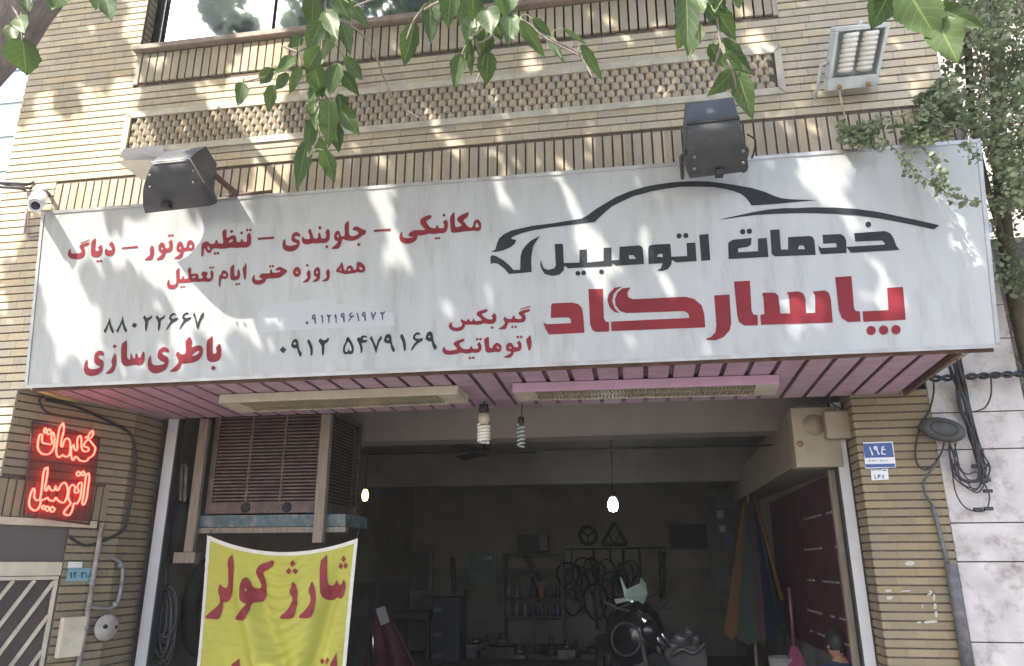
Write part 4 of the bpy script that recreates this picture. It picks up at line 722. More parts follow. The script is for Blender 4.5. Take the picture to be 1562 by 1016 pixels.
for i in range(7):
    o = i*3.0+random.uniform(-3,3); cb.tube(spline([q+Vector((random.gauss(0,.010),random.gauss(0,.010)-.015,random.gauss(0,.014))) for q in rb((1446+o*.5,678,-.07),(1448+o*.6,700,-.06),(1454+o*.6,728-o*.5,-.06),(1470+o*.3,746-o*1.1,-.06),(1488-o*.1,750-o*1.3,-.05),(1500-o*.3,736-o*.8,-.05),(1502-o*.4,712,-.05),(1497,690,-.05))],5), random.choice((.005,.007)), 6)
cb.tube(spline(rb((1452,700,-.06),(1456,745,-.05),(1470,772,-.05),(1490,780,-.05),(1505,776,-.05),(1509,755,-.05),(1500,735,-.05)),5), .005, 5)
for x, y in ((1507,749),(1492,777),(1508,776),(1504,732),(1457,710),(1489,711),(1501,710)): c_ = P(x,y,-.06); cb.box(c_.x-.03,c_.x+.025,c_.y-.02,c_.y+.01,c_.z-.012,c_.z+.012)
tag(cb.build('cable_loops', m_cab), 'loops of black telephone cable hanging on the marble wall', 'cable')
cb = MB(); 
for ph in (0, math.pi): cb.tube([P(1418+i*3.2, 578-i*.18+3.4*math.sin(i*.55+ph), -.12+.02*math.cos(i*.55+ph)) for i in range(56)], .012, 6)
tag(cb.build('twisted_cable', m_cab), 'twisted black cable running across the marble wall below the sign corner', 'cable')
wire('thin_wire', 'thin black wire curving down the marble wall right of the cable bundle', rb((1511,572,-.12),(1512,600,-.08),(1504,620,-.06),(1490,627,-.06),(1480,628,-.06)), .006, m_cab, cat='wire')
wire('thin_wire', 'thin wire looping from the soffit end around the pillar to the splice box', rb((1424,580,-.2),(1424,600,-.05),(1418,625,-.03),(1404,650,-.03),(1397,680,-.03),(1398,705,-.03),(1410,716,-.03),(1425,708,-.05),(1436,690,-.07),(1440,675,-.08)), .007, m_cab, cat='wire')
wire('thin_wire', 'second thin wire hanging from the splice box down the pillar to the grey conduit', rb((1432,700,-.06),(1416,724,-.04),(1409,735,-.03),(1411,752,-.03),(1420,768,-.03),(1424,775,-.03)), .009, m_cabg, cat='wire')
h = MB(); h.tube(rb((1423,772,-.03),(1430,800,-.03),(1440,838,-.03),(1447,866,-.04)), .016, 8); h.tube(rb((1450,860,-.05),(1462,930,-.05),(1478,1030,-.05)), .040, 12)
tag(h.build('cable_conduit', mat('grey weathered conduit', (.10,.10,.105), .65, .25, 20, dirt=(.24,.235,.235), dscale=14, damt=.6)), 'grey conduit running down the edge between brick pillar and marble wall', 'conduit')
wire('power_cable', 'dark cable hanging beside the right end of the sign', rb((1500,245,-1.1),(1497,300,-1.0),(1507,340,-.9),(1502,300,-.7)), .006, m_cabg)
h = MB(); c_ = P(1506,345,-.9); h.lathe([(0,-.05),(.02,-.045),(.028,-.01),(.02,.03),(.006,.05)], c_, (0,.2,1), 8); tag(h.build('plastic_bag', mat('white and blue plastic', (.40,.45,.62), .5, .6, 9)), 'small white and blue plastic scrap hanging in the shrub beside the sign', 'plastic bag')
# ================================================================== evaporative cooler in the opening
CLY = .10; cx0, cx1 = P(322,700,CLY).x, P(492,700,CLY).x; cz0, cz1 = P(400,783,CLY).z, 2.95; cyb = 1.02
ec = thing('evaporative_cooler', 'rusty brown evaporative air cooler with louvred sides above the yellow banner', 'air cooler', ((cx0+cx1)/2, .5, cz0))
m_ec = mat('rusty brown cooler steel', (.075,.05,.043), .7, .3, 7, dirt=(.17,.12,.10), dscale=12, damt=.8); m_ecd = mat('dark cooler inside', (.02,.018,.017), .9)
b = MB(); pw = (cx1-cx0-.10)/3
for x in (cx0, cx1-.05): b.box(x, x+.05, CLY, CLY+.05, cz0, cz1)
for x in (cx0+.05+pw-.012, cx0+.05+2*pw-.012): b.box(x, x+.024, CLY+.003, CLY+.04, cz0+.10, cz1-.05)
b.box(cx0+.05, cx1-.05, CLY+.002, CLY+.05, cz0, cz0+.10); b.box(cx0+.05, cx1-.05, CLY+.002, CLY+.05, cz1-.05, cz1)
for x in (cx0, cx1-.05): b.box(x, x+.05, cyb-.05, cyb, cz0, cz1)
b.box(cx1-.05, cx1-.002, CLY+.051, cyb-.051, cz0, cz0+.10); b.box(cx1-.05, cx1-.002, CLY+.051, cyb-.051, cz1-.05, cz1); b.box(cx0+.002, cx1-.002, CLY+.06, cyb-.055, cz1-.012, cz1-.004)
b.build('body', m_ec, ec, .004)
MB().box(cx0+.06, cx1-.06, CLY+.05, cyb-.06, cz0+.02, cz1-.06).build('inside', m_ecd, ec)
for c in range(3):
    l = MB(); xa = cx0+.05+c*pw+(.013 if c else .002); xb = cx0+.05+(c+1)*pw-(.013 if c < 2 else .002); z = cz0+.112
    while z < cz1-.07:
        j = random.uniform(-.002,.002); l.hexa([(xa,CLY+.006+j,z),(xb,CLY+.006+j,z),(xb,CLY+.045,z+.014),(xa,CLY+.045,z+.014)], [(xa,CLY+.006+j,z+.014),(xb,CLY+.006+j,z+.014),(xb,CLY+.045,z+.027),(xa,CLY+.045,z+.027)]); z += .030
    l.build('louvre', m_ec, ec)
l = MB(); z = cz0+.112; x_ = cx1-.006
while z < cz1-.07:
    for ya, yb in ((CLY+.055, .55), (.565, cyb-.055)): l.hexa([(x_,ya,z),(x_,yb,z),(x_-.04,yb,z+.014),(x_-.04,ya,z+.014)], [(x_,ya,z+.012),(x_,yb,z+.012),(x_-.04,yb,z+.026),(x_-.04,ya,z+.026)])
    z += .030
l.build('louvre', m_ec, ec)
for x in (.36,.72):
    MB().lathe([(0,0),(.045,0),(.04,.01),(0,.012)], (cx0+(cx1-cx0)*x, CLY, cz0+.05), (0,-1,0), 12).build('drain_cap', m_ecd, ec)
st = thing('cooler_stand', 'weathered wooden stand with a blue edged tray carrying the air cooler', 'stand', ((cx0+cx1)/2, .4, cz0-.2))
m_wood = mat('weathered grey wood', (.19,.16,.125), .8, .25, 4, stretch=(14,14,1.2), dirt=(.12,.09,.07))
m_tray = mat('flaking blue paint', (.055,.09,.10), .7, .35, 14, dirt=(.24,.215,.185), dscale=11, damt=.95)
tz1, tz0 = P(400,785,CLY).z, P(400,804,CLY).z
MB().box(cx0-.04, P(527,795,CLY-.03).x, CLY-.03, CLY+.50, tz0, tz1-.004).build('tray', m_tray, st, .004)
MB().box(cx0-.05, P(527,795,CLY-.03).x, CLY-.02, CLY+.04, P(400,813,CLY).z, tz0-.003).build('rail', m_wood, st, .003)
a, b_ = P(320,645,.04), P(300,835,.04); MB().box(-3.785, -3.70, .02, .065, P(300,842,.04).z, 2.853).build('post', m_wood, st, .004)
MB().box(-2.63, -2.545, .0, .065, P(490,828,.04).z, 2.853).build('post', m_wood, st, .004)
MB().box(-3.86, -3.66, .00, .10, P(300,846,.04).z-.07, P(300,842,.04).z-.002).build('foot_block', m_wood, st, .006)
a = P(549,760,.9); 
# ================================================================== yellow banner
BY = -.035
bw = [P(316,816,BY), P(546,821,BY), P(297,1040,BY), P(523,1040,BY)]
def fold(u, v):
    """drape of the cloth: u across, v down (0..1)"""
    f = .024*math.sin(6.5*u+.7)*min(1, .25+v)+  .016*math.sin(17*u+2.2*v+1)*min(1,.15+v)
    f += -.072*math.exp(-((u-.17-.30*v)/.060)**2)*min(1,v*2.2)+.060*math.exp(-((u-.27-.36*v)/.06)**2)*min(1,v*2.)
    f += .075*math.exp(-((u-.93+.16*v)/.045)**2)*min(1,v*2)-.032*math.exp(-((u-.83+.18*v)/.05)**2)*min(1,v*2)
    f +=   .008*math.sin(70*v+7*math.sin(9*u))*math.exp(-((u-.55)/.16)**2)+.005*noise.noise(Vector((u*16,v*30,0)))
    return f
def bsag(u): return .13*(1-(2*u-1)**2)*.95
def bpt(u, v, off=0):
    L_, R_ = bw[0].lerp(bw[2], v), bw[1].lerp(bw[3], v); p = L_.lerp(R_, u); p.z -= bsag(u)*max(0, 1-v)
    return Vector((p.x, p.y+fold(u,v)-off, p.z))
m_yel = mat('yellow banner cloth', (.385,.37,.06), .75, .07, 6, dirt=(.28,.27,.06), dscale=3, damt=.4, bump=.1, bscale=300)
bnr = thing('banner', 'yellow cloth banner with red hand painted lettering hung under the air cooler', 'banner', bw[0].lerp(bw[1], .5))
def sheet(name, u0, u1, v0, v1, nu, nv, off, m):
    mb = MB(); mb.add([bpt(u0+(u1-u0)*i/nu, v0+(v1-v0)*j/nv, off) for j in range(nv+1) for i in range(nu+1)], [(j*(nu+1)+i, j*(nu+1)+i+1, (j+1)*(nu+1)+i+1, (j+1)*(nu+1)+i) for j in range(nv) for i in range(nu)], True)
    return mb.build(name, m, bnr)
VB = 1.55
sheet('cloth', 0, 1, 0, VB, 90, 130, 0, m_yel)
m_hem = mat('white banner hem', (.58,.56,.50), .8, .06, 9)
for q in ((0,.022,.0,VB,3,120),(.978,1,.0,VB,3,120),(0.022,.978,0,.03,80,3)): sheet('hem', *q, .004, m_hem)
def buv(px, py):
    p = P(px, py, BY); v = (p.z-bw[0].z)/(bw[2].z-bw[0].z); 
    for _ in range(8):
        L_, R_ = bw[0].lerp(bw[2], v), bw[1].lerp(bw[3], v); u = (p.x-L_.x)/(R_.x-L_.x)
        zt = L_.z+(R_.z-L_.z)*u-bsag(u)*max(0,1-v); v += (zt-p.z)/abs(bw[2].z-bw[0].z)*.8
    return u, v
film('lettering', parse(T_BANNER), lambda x, y: bpt(*buv(x, y), .006), mat('red banner paint', (.20,.018,.026), .7, .15, 9), bnr, fine=7)
h = MB(); h.tube([bw[0]+Vector((.01,0,-.01)), Vector((bw[0].x+.02, .0, tz0-.02))], .004, 5); h.tube([bw[1]+Vector((-.01,0,-.01)), Vector((bw[1].x+.0, .0, tz0+.01))], .004, 5); h.build('tie', m_sock, bnr)

# ================================================================== inside the shop
def at(px, py, Y): return P(px, py, Y)
bulbm = lambda n, c, s: mat(n, (.9,.9,.9), .4, 0, 5, emit=c, estr=s)
def lit(label, px, py, Y, r, tall, m, ztop):
    c = at(px,py,Y); root = thing('lit_bulb', label, 'light bulb', c); MB().lathe([(0,-tall),(r*.7,-tall*.85),(r,-tall*.3),(r*.95,.2*tall),(r*.55,tall*.8),(0,tall)], c, (0,0,1), 14).build('bulb', m, root)
    MB().lathe([(0,tall*.8),(r*.5,tall*.85),(r*.45,tall*1.5),(0,tall*1.55)], c, (0,0,1), 10).build('socket', m_sock, root)
    MB().tube([c+Vector((0,0,tall*1.4)), Vector((c.x+.01,c.y,ztop))], .006, 6).build('cord', m_sock, root)
lit('warm glowing bulb beside the air cooler inside the shop', 557, 755, 2.2, .036, .072, bulbm('warm bulb', (1,.55,.18), 5), 2.86)
lit('white glowing bulb hanging in the middle of the shop', 935, 769, 4.0, .07, .10, bulbm('white bulb', (.9,.97,1), 8), RZ)
fn = thing('ceiling_fan', 'dark ceiling fan hanging inside the shop', 'fan', at(740,690,2.6)); m_dk = mat('dark dusty metal', (.04,.038,.036), .6, .3, 9); c = at(738,690,2.6)
h = MB(); h.lathe([(0,.05),(.07,.045),(.09,0),(.06,-.04),(0,-.05)], c, (0,0,1), 14); h.tube([c, Vector((c.x,c.y,RZ))], .012, 6); h.build('motor', m_dk, fn)
for a in (10, 130, 250):
    d = Vector((math.cos(math.radians(a)), math.sin(math.radians(a)), 0)); s = Vector((-d.y,d.x,.25)); MB().obox(c+d*.36, d*.26, s*.07, Vector((0,0,.004))).build('blade', m_dk, fn)
MB().tube([at(562,693,1.56), at(1178,679,1.56)], .010, 6).build('ceiling_rod', m_dk); tag(bpy.data.objects['ceiling_rod'], 'thin dark rod stretched across the shop below the pale beam', 'rod')
BW = 7.93
sh = thing('tool_shelf', 'dark metal shelf of bottles against the back wall of the shop', 'shelf', (at(815,1000,BW).x, BW-.2, FZ)); xa, xb = at(772,900,BW).x, at(862,900,BW).x
m_sh = mat('dark shelf steel', (.03,.031,.033), .5, .2, 6); h = MB()
for x in (xa, xb-.04):
    for y in (BW-.42, BW-.04): h.box(x, x+.04, y, y+.04, FZ, 1.80)
h.build('frame', m_sh, sh)
lv = [at(815,y,BW-.4).z for y in (845,872,912,940,985)]
for z in lv: MB().box(xa+.041, xb-.041, BW-.42, BW-.02, z-.02, z).build('board', m_sh, sh)
m_bot = [mat('white bottle plastic', (.16,.165,.17), .4, .1, 9), mat('orange bottle plastic', (.32,.10,.03), .4, .1, 9), mat('dark bottle plastic', (.06,.06,.09), .4)]
for li in (2,3):
    for i in range(7):
        x = xa+.10+i*(xb-xa-.2)/6; z = lv[li]; hh = random.uniform(.2,.27); r = random.uniform(.035,.05); k = 0 if i < 3 else (1 if i == 4 and li == 2 else 2)
        o = MB().lathe([(0,0),(r,.003),(r,hh*.65),(r*.35,hh*.82),(r*.35,hh),(0,hh)], (x, BW-.32, z+.001), (0,0,1), 10).build('bottle', m_bot[k])
        tag(o, ['white bottle standing on the back shelf of the shop','orange can standing on the back shelf of the shop','dark bottle standing on the back shelf of the shop'][k], 'bottle', ['white bottles on the shelf',None,'dark bottles on the shelf'][k])
def simple(name, label, cat, px0, py0, px1, py1, Y, dep, m, bev=.01):
    a, b_ = at(px0,py1,Y), at(px1,py0,Y); o = MB().box(a.x, b_.x, Y, Y+dep, a.z, b_.z).build(name, m, None, bev); return tag(o, label, cat)
tv = thing('television', 'black flat television high on the back wall of the shop', 'television', at(1055,838,BW-.1)); a, b_ = at(1022,838,BW-.1), at(1090,800,BW-.1)
MB().box(a.x,b_.x,BW-.1,BW-.01,a.z,b_.z).build('case', m_dk, tv, .01); MB().box(a.x+.03,b_.x-.03,BW-.105,BW-.1005,a.z+.03,b_.z-.03).build('screen', mat('black screen', (.01,.01,.012), .7), tv)
bwn = thing('back_window', 'dark two part window in the back wall of the shop', 'window', at(617,905,BW)); a, b_ = at(580,905,BW), at(660,838,BW); h = MB(); xm = (a.x+b_.x)/2
for x0, x1, z0, z1 in ((a.x,a.x+.05,a.z,b_.z),(b_.x-.05,b_.x,a.z,b_.z),(xm-.03,xm+.03,a.z,b_.z),(a.x+.051,b_.x-.051,a.z,a.z+.05),(a.x+.051,b_.x-.051,b_.z-.05,b_.z)): h.box(x0,x1,BW,BW+.06,z0,z1)
h.build('frame', m_room, bwn); MB().box(a.x+.05,xm-.03,BW+.03,BW+.05,a.z+.05,b_.z-.05).build('pane', mat('dark pane', (.02,.02,.025), .2), bwn); MB().box(xm+.03,b_.x-.05,BW+.03,BW+.05,a.z+.05,b_.z-.05).build('pane', mat('grey pane', (.09,.09,.085), .3), bwn)
hd = thing('tool_board', 'blue grey metal tool board on the back wall beside the shelf', 'tool board', at(738,890,BW)); a, b_ = at(716,890,BW), at(757,842,BW); MB().box(a.x,b_.x,BW,BW+.04,a.z,b_.z).build('board', mat('blue grey sheet', (.10,.13,.14), .5, .2, 5), hd)
h = MB(); 
for px, py in ((744,850),(748,852),(740,852)): c = at(px,py,BW); h.sphere(c, .035, 8)
h.build('hook', mat('bright hook metal', (.6,.6,.62), .3, metal=.7), hd)
h = MB(); c = at(897,817,BW); h.tube([c+Vector((.15*math.cos(t),0,.15*math.sin(t))) for t in np.linspace(0,2*math.pi,25)[:-1]], .03, 8, closed=True)
for t in (.5,2.6,4.7): h.tube([c, c+Vector((.15*math.cos(t),0,.15*math.sin(t)))], .018, 6)
tag(h.build('steering_wheel', m_dk), 'dark steering wheel hanging high on the back wall', 'steering wheel')
h = MB(); T_ = [at(937,797,BW), at(956,830,BW), at(918,830,BW)]
for i in range(3): h.tube([T_[i], T_[(i+1) % 3]], .035, 6)
h.tube([(T_[0]+T_[1])/2, (T_[1]+T_[2])/2, (T_[0]+T_[2])/2], .02, 6); tag(h.build('warning_triangle', m_dk), 'dark folded warning triangle on the back wall next to the steering wheel', 'warning triangle')
h = MB(); h.tube([at(862,838,BW-.02), at(1015,835,BW-.02)], .015, 6)
for x in (872,905,930,950,975,1005):
    p = at(x,838,BW-.04); L_ = random.uniform(.2,.6); h.tube([p, p+Vector((random.uniform(-.03,.03),0,-L_))], random.uniform(.012,.03), 6)
tag(h.build('tool_rack', mat('dull tool steel', (.06,.06,.063), .4, .3, 9, metal=.4)), 'rail of hanging hand tools along the back wall behind the motorcycle', 'tool rack')
simple('storage_box', 'dark box lying on top of the back shelf', 'box', 790,843,826,816, BW-.35, .3, m_dk)
simple('carton', 'grey carton standing on top of the back shelf', 'carton', 822,840,835,816, BW-.40, .3, mat('grey carton', (.16,.15,.14), .8))
cb_ = thing('tool_cabinet', 'dark tool cabinet with pale labels at the back of the shop', 'cabinet', at(678,1000,6.6)); a, b_ = at(657,1012,6.6), at(702,911,6.6); MB().box(a.x,b_.x,6.6,7.1,FZ,b_.z).build('case', mat('dark blue cabinet', (.022,.024,.04), .45, .2, 4), cb_, .01)
for y in (930,968,1000): c = at(667,y,6.6); MB().box(c.x-.06,c.x+.08,6.59,6.599,c.z-.03,c.z+.03).build('label_plate', mat('grey label', (.10,.10,.11), .6), cb_)
simple('workbench', 'dark workbench below the back window', 'workbench', 590,945,655,935, 6.9, .8, m_dk); o = bpy.data.objects['workbench']
h = MB(); a, b_ = at(590,945,6.9), at(655,935,6.9)
h.box(a.x,b_.x,6.9,7.7,a.z,b_.z)
for x in (a.x, b_.x-.06): h.box(x,x+.06,6.95,7.01,FZ,a.z-.001); h.box(x,x+.06,7.6,7.66,FZ,a.z-.001)
nm = h.build('workbench_tmp', m_dk); old = o.data; o.data = nm.data; bpy.data.objects.remove(nm)
pc = thing('posters', 'pale notice sheets on the wall beside the parasol', 'poster', at(1115,860,6.0)); pc.name = 'notice_board'
a, b_ = at(1085,905,6.0), at(1128,755,6.0); MB().box(a.x,b_.x,6.0,6.03,a.z,b_.z).build('board', mat('dark board', (.05,.05,.06), .7), pc)
for x0,y0,x1,y1,cc in ((1092,775,1120,752,(.07,.07,.075)),(1094,790,1103,778,(.22,.22,.23)),(1098,812,1106,802,(.25,.25,.3)),(1106,835,1118,815,(.05,.06,.16)),(1096,862,1118,845,(.06,.05,.035)),(1092,900,1122,880,(.07,.07,.07))):
    a, b_ = at(x0,y0,5.99), at(x1,y1,5.99); MB().box(a.x,b_.x,5.985,5.999,a.z,b_.z).build('sheet', mat('sheet %d' % int(x0*y0), cc, .6), pc)
# parasol, closed, striped, standing on its rim
pa = thing('parasol', 'half closed striped parasol inside the shop with orange, green, red and blue panels', 'parasol', at(1148,985,3.0))
top = at(1144,766,3.0); cols = [((.075,.036,.009),1104,1122,972),((.010,.020,.018),1122,1151,978),((.04,.011,.017),1151,1163,980),((.009,.013,.034),1163,1188,972),((.012,.019,.024),1188,1200,966)]
hub = MB(); hub.tube([top+Vector((0,.1,.12)), Vector((at(1150,1000,3.1).x, 3.1, FZ))], .018, 8); hub.build('pole', m_wood, pa)
n = len(cols)
for i, (cc, x0, x1, yb) in enumerate(cols):
    A, B_ = at(x0,yb-6,3.0), at(x1,yb-6,3.0); dep = lambda f: -.28*math.sin(math.pi*min(1,max(0,f))); f0, f1 = (x0-1104)/96, (x1-1104)/96; A.y += dep(f0); B_.y += dep(f1); mid = (A+B_)/2+Vector((0,-.05,-.06))
    A2, B2 = A+Vector((0,.03,0)), B_+Vector((0,.03,0)); t0 = top+Vector((.03*(i-n/2),0,0)); t1 = top+Vector((.03*(i+1-n/2),0,0))
    MB().add([t0,t1,B_,mid,A,t0+Vector((0,.03,0)),t1+Vector((0,.03,0)),B2,A2], [(0,4,3,2,1),(5,6,7,8),(0,5,8,4),(1,2,7,6),(2,3,4,8,7),(0,1,6,5)]).build('panel', mat('parasol cloth %d' % i, cc, .8, .15, 4), pa)
MB().tube([top+Vector((.05,-.08,.05)), at(1193,915,2.85)], .02, 6).build('rib', mat('parasol orange edge', (.10,.045,.012), .8), pa)
# red tool board on the right wall
rt = thing('red_tool_board', 'dark red board with wrenches on the right wall of the shop', 'tool board', (RX1, 1.6, 1.0)); MB().box(RX1-.03, RX1-.002, .62, 4.3, .8, 2.37).build('board', mat('dark red board', (.055,.012,.018), .7, .25, 3), rt)
h = MB()
for zz in (2.05,1.75,1.45,1.15,.95):
    for y in np.arange(.75,2.6,.16):
        if random.random() < .75: L_ = random.uniform(.08,.2); h.box(RX1-.045, RX1-.0305, y-.008, y+.10, zz-.012, zz+.006)
h.build('wrench', mat('tool chrome', (.35,.35,.36), .35, .1, 9, metal=.6), rt)
o = MB().box(1.575, 1.70, .36, .42, FZ, 2.33).build('door_post', m_wood, None, .006); tag(o, 'weathered wooden post just inside the right shutter rail', 'post')
o = MB().box(1.70, 1.785, .43, .60, FZ, 2.33).build('wall_board', mat('grey green board', (.22,.21,.18), .8, .15, 3)); tag(o, 'grey green board between the wooden post and the red tool board', 'board')
br = thing('broom', 'pink broom with its long handle upright near the right wall', 'broom', at(1212,1010,1.9)); MB().tube([at(1204,896,1.9), at(1211,985,1.9)], .018, 8).build('handle', mat('pink broom plastic', (.11,.04,.055), .5), br)
a = at(1211,985,1.9); MB().add([a+Vector(v) for v in ((-.03,-.03,0),(.03,-.03,0),(.03,.03,0),(-.03,.03,0),(-.10,-.05,-.22),(.11,-.05,-.22),(.11,.05,-.22),(-.10,.05,-.22))], [(0,1,2,3),(4,7,6,5),(0,4,5,1),(1,5,6,2),(2,6,7,3),(3,7,4,0)]).build('brush', mat('magenta bristles', (.16,.03,.07), .8, .3, 30), br, .01)
bk_ = MB(); c = at(1196,1002,2.0); bk_.lathe([(0,-.35),(.12,-.35),(.15,0),(.14,0),(.115,-.33),(0,-.33)], (c.x,c.y,c.z), (0,0,1), 18); tag(bk_.build('bucket', mat('grey bucket plastic', (.17,.17,.16), .6)), 'grey bucket under the pink broom', 'bucket'); 
# motorcycle
mo = thing('motorcycle', 'black motorcycle with a pale green windscreen parked inside the shop', 'motorcycle', at(965,1050,3.0)); m_bk = mat('black gloss paint', (.012,.012,.014), .18, .1, 5); m_ch = mat('chrome', (.7,.7,.72), .18, metal=1.0); m_rub = mat('tyre rubber', (.015,.015,.015), .85)
MY = 3.0; ctr = at(962,960,MY); fw = Vector((.42,-.9,0)).normalized(); sw_ = Vector((-fw.y, fw.x, 0))
def wheel(c): 
    h = MB(); h.tube([c+fw*.25*math.cos(t)+Vector((0,0,.25*math.sin(t))) for t in np.linspace(0,2*math.pi,29)[:-1]], .055, 10, closed=True); w_ = h.build('wheel', m_rub, mo)
    h = MB(); h.tube([c+fw*.2*math.cos(t)+Vector((0,0,.2*math.sin(t))) for t in np.linspace(0,2*math.pi,29)[:-1]], .02, 6, closed=True)
    for t in range(6): h.tube([c, c+fw*.2*math.cos(t*1.047)+Vector((0,0,.2*math.sin(t*1.047)))], .012, 5)
    h.build('rim', m_dk, w_)
g0 = Vector((ctr.x, ctr.y, FZ+.305)); wheel(g0+fw*.62); wheel(g0-fw*.68)
def ell(c, a, b_, cc, n=16):
    mb = MB().sphere((0,0,0), 1, n); mb.v = [tuple(Vector(c)+fw*v[0]*a+sw_*v[1]*b_+Vector((0,0,v[2]*cc))) for v in mb.v]; return mb
ell(ctr+Vector((0,0,-.05))+fw*.1, .42, .31, .38).build('fuel_tank', m_bk, mo)
ell(ctr-fw*.55+Vector((0,0,-.20)), .42, .16, .12).build('saddle', mat('black vinyl seat', (.02,.02,.02), .6), mo)
ell(g0+fw*.1+Vector((0,0,.12)), .35, .17, .24).build('engine', m_dk, mo)
hc = ctr+fw*.42+Vector((0,0,.02)); h = MB(); h.lathe([(0,0),(.10,.02),(.115,.1),(.105,.14),(0,.15)], hc, fw, 20); h.build('headlight', m_bk, mo)
for s in (-1,1): MB().tube([g0+fw*.62+sw_*.09*s, g0+fw*.40+sw_*.09*s+Vector((0,0,.55)), ctr+fw*.34+sw_*.09*s+Vector((0,0,.18))], .026, 8).build('fork', m_dk, mo)
hb_ = ctr+fw*.30+Vector((0,0,.22)); MB().tube(spline([hb_-sw_*.38-fw*.12+Vector((0,0,.08)), hb_-sw_*.2, hb_, hb_+sw_*.2, hb_+sw_*.38-fw*.12+Vector((0,0,.08))]), .014, 8).build('handlebar', m_dk, mo)
ws = MB(); pts = [(953,912,0),(937,914,.02),(940,921,.02),(958,917,0),(972,916,0),(981,922,.03),(988,906,.05),(985,890,.05),(977,880,.03),(976,890,.02),(966,894,0),(956,899,0),(947,880,.02),(946,882,.02)]
q = [at(x,y,MY-.35+d) for x,y,d in pts]; ws.prism(q, (0,.015,0)); ws.build('windscreen', mat('pale green plastic', (.17,.24,.21), .35, .15, 9), mo)
for s, (x,y) in ((-1,(940,905)),(1,(1003,905))):
    c = at(x,y,MY-.1); h = MB(); h.tube([hb_+sw_*.33*s*-1, c], .008, 6); h.build('mirror', m_dk, mo)
h = MB(); h.tube([at(972,932,MY-.42), at(985,948,MY-.44), at(1003,975,MY-.45), at(1015,992,MY-.45)], [.03,.055,.045,.02], 8); h.tube([at(985,936,MY-.38), at(1010,968,MY-.40), at(1022,988,MY-.40)], [.018,.03,.018], 6); h.build('chrome_trim', m_ch, mo)
h = MB(); h.tube([at(980,968,MY-.5), at(985,966,MY-.5), at(989,963,MY-.5)], .02, 6); h.build('badge', mat('white badge', (.7,.7,.7), .3), mo)
h = MB(); c = at(955,975,MY-.62); h.tube([c+sw_*.16*math.cos(t)+Vector((0,0,.16*math.sin(t))) for t in np.linspace(0,2*math.pi,25)[:-1]], .012, 6, closed=True); h.build('headlight_ring', m_dk, mo)
# murky clutter of parts along the back wall
m_belt = mat('black rubber belt', (.014,.014,.016), .7, .2, 9); m_part = mat('oily steel part', (.085,.085,.09), .4, .4, 12, metal=.5); rg3 = random.Random(11)
for i in range(16):
    x, y = 866+rg3.uniform(0,148), 850+rg3.uniform(0,40); c = at(x,y,BW-.05); a_, b2 = rg3.uniform(.07,.2), rg3.uniform(.14,.34)
    o = MB().tube([c+Vector((a_*math.cos(t)*(1+.3*math.sin(t)), -.03*i/16, b2*math.sin(t)-b2)) for t in np.linspace(0,2*math.pi,19)[:-1]], rg3.uniform(.012,.022), 6, closed=True).build('fan_belt', m_belt); tag(o, 'black fan belt hanging on the back wall behind the motorcycle', 'fan belt', 'fan belts on the back wall')
for i, (x0,y0,x1,y1) in enumerate(((800,846,826,886),(868,870,880,905),(812,880,822,918),(690,850,694,905),(712,900,704,960),(905,900,912,960),(884,905,893,935),(1012,842,1008,912))):
    o = MB().tube([at(x0,y0,BW-.12), at(x1,y1,BW-.10)], rg3.uniform(.025,.045), 8).build('steel_bar', m_part); tag(o, 'dull steel bar leaning among the parts at the back of the shop', 'steel bar', 'steel bars at the back')
for i in range(14):
    x = 700+i*23+rg3.uniform(-6,6); y = 985+rg3.uniform(-14,16); c = at(x,y,BW-.7); w_, h_ = rg3.uniform(.10,.22), rg3.uniform(.10,.3)
    mb = MB(); mb.box(c.x-w_,c.x+w_,BW-.9,BW-.5,FZ,c.z); mb.lathe([(0,0),(w_*.6,0),(w_*.6,h_*.5),(w_*.3,h_*.6),(w_*.3,h_),(0,h_)], (c.x,BW-.7,c.z), (0,0,1), 10)
    tag(mb.build('car_part', [m_dk,m_part,mat('rusty part',(.05,.032,.024),.7,.4,9)][i % 3], None, .01), 'dark car part heaped along the foot of the back wall', 'car part', 'car parts along the back wall')
ep = thing('engine_block', 'dark engine block with pale metal covers standing right of the motorcycle', 'engine', at(1045,1040,2.6)); a, b_ = at(1015,1040,2.6), at(1078,985,2.6)
MB().box(a.x,b_.x,2.6,3.1,FZ,b_.z).build('block', m_dk, ep, .02)
for x,y,r in ((1040,972,.10),(1052,965,.07),(1030,985,.08),(1062,975,.06)):
    c = at(x,y,2.65); MB().lathe([(0,-.06),(r,-.06),(r,.0),(r*.7,.05),(0,.06)], c, (.2,-.6,.8), 14).build('cover', m_part, ep, .005)
MB().tube(spline([at(1025,1000,2.55),at(1040,990,2.5),at(1058,996,2.5),at(1076,980,2.55)],5), .022, 8).build('pipe', m_part, ep)
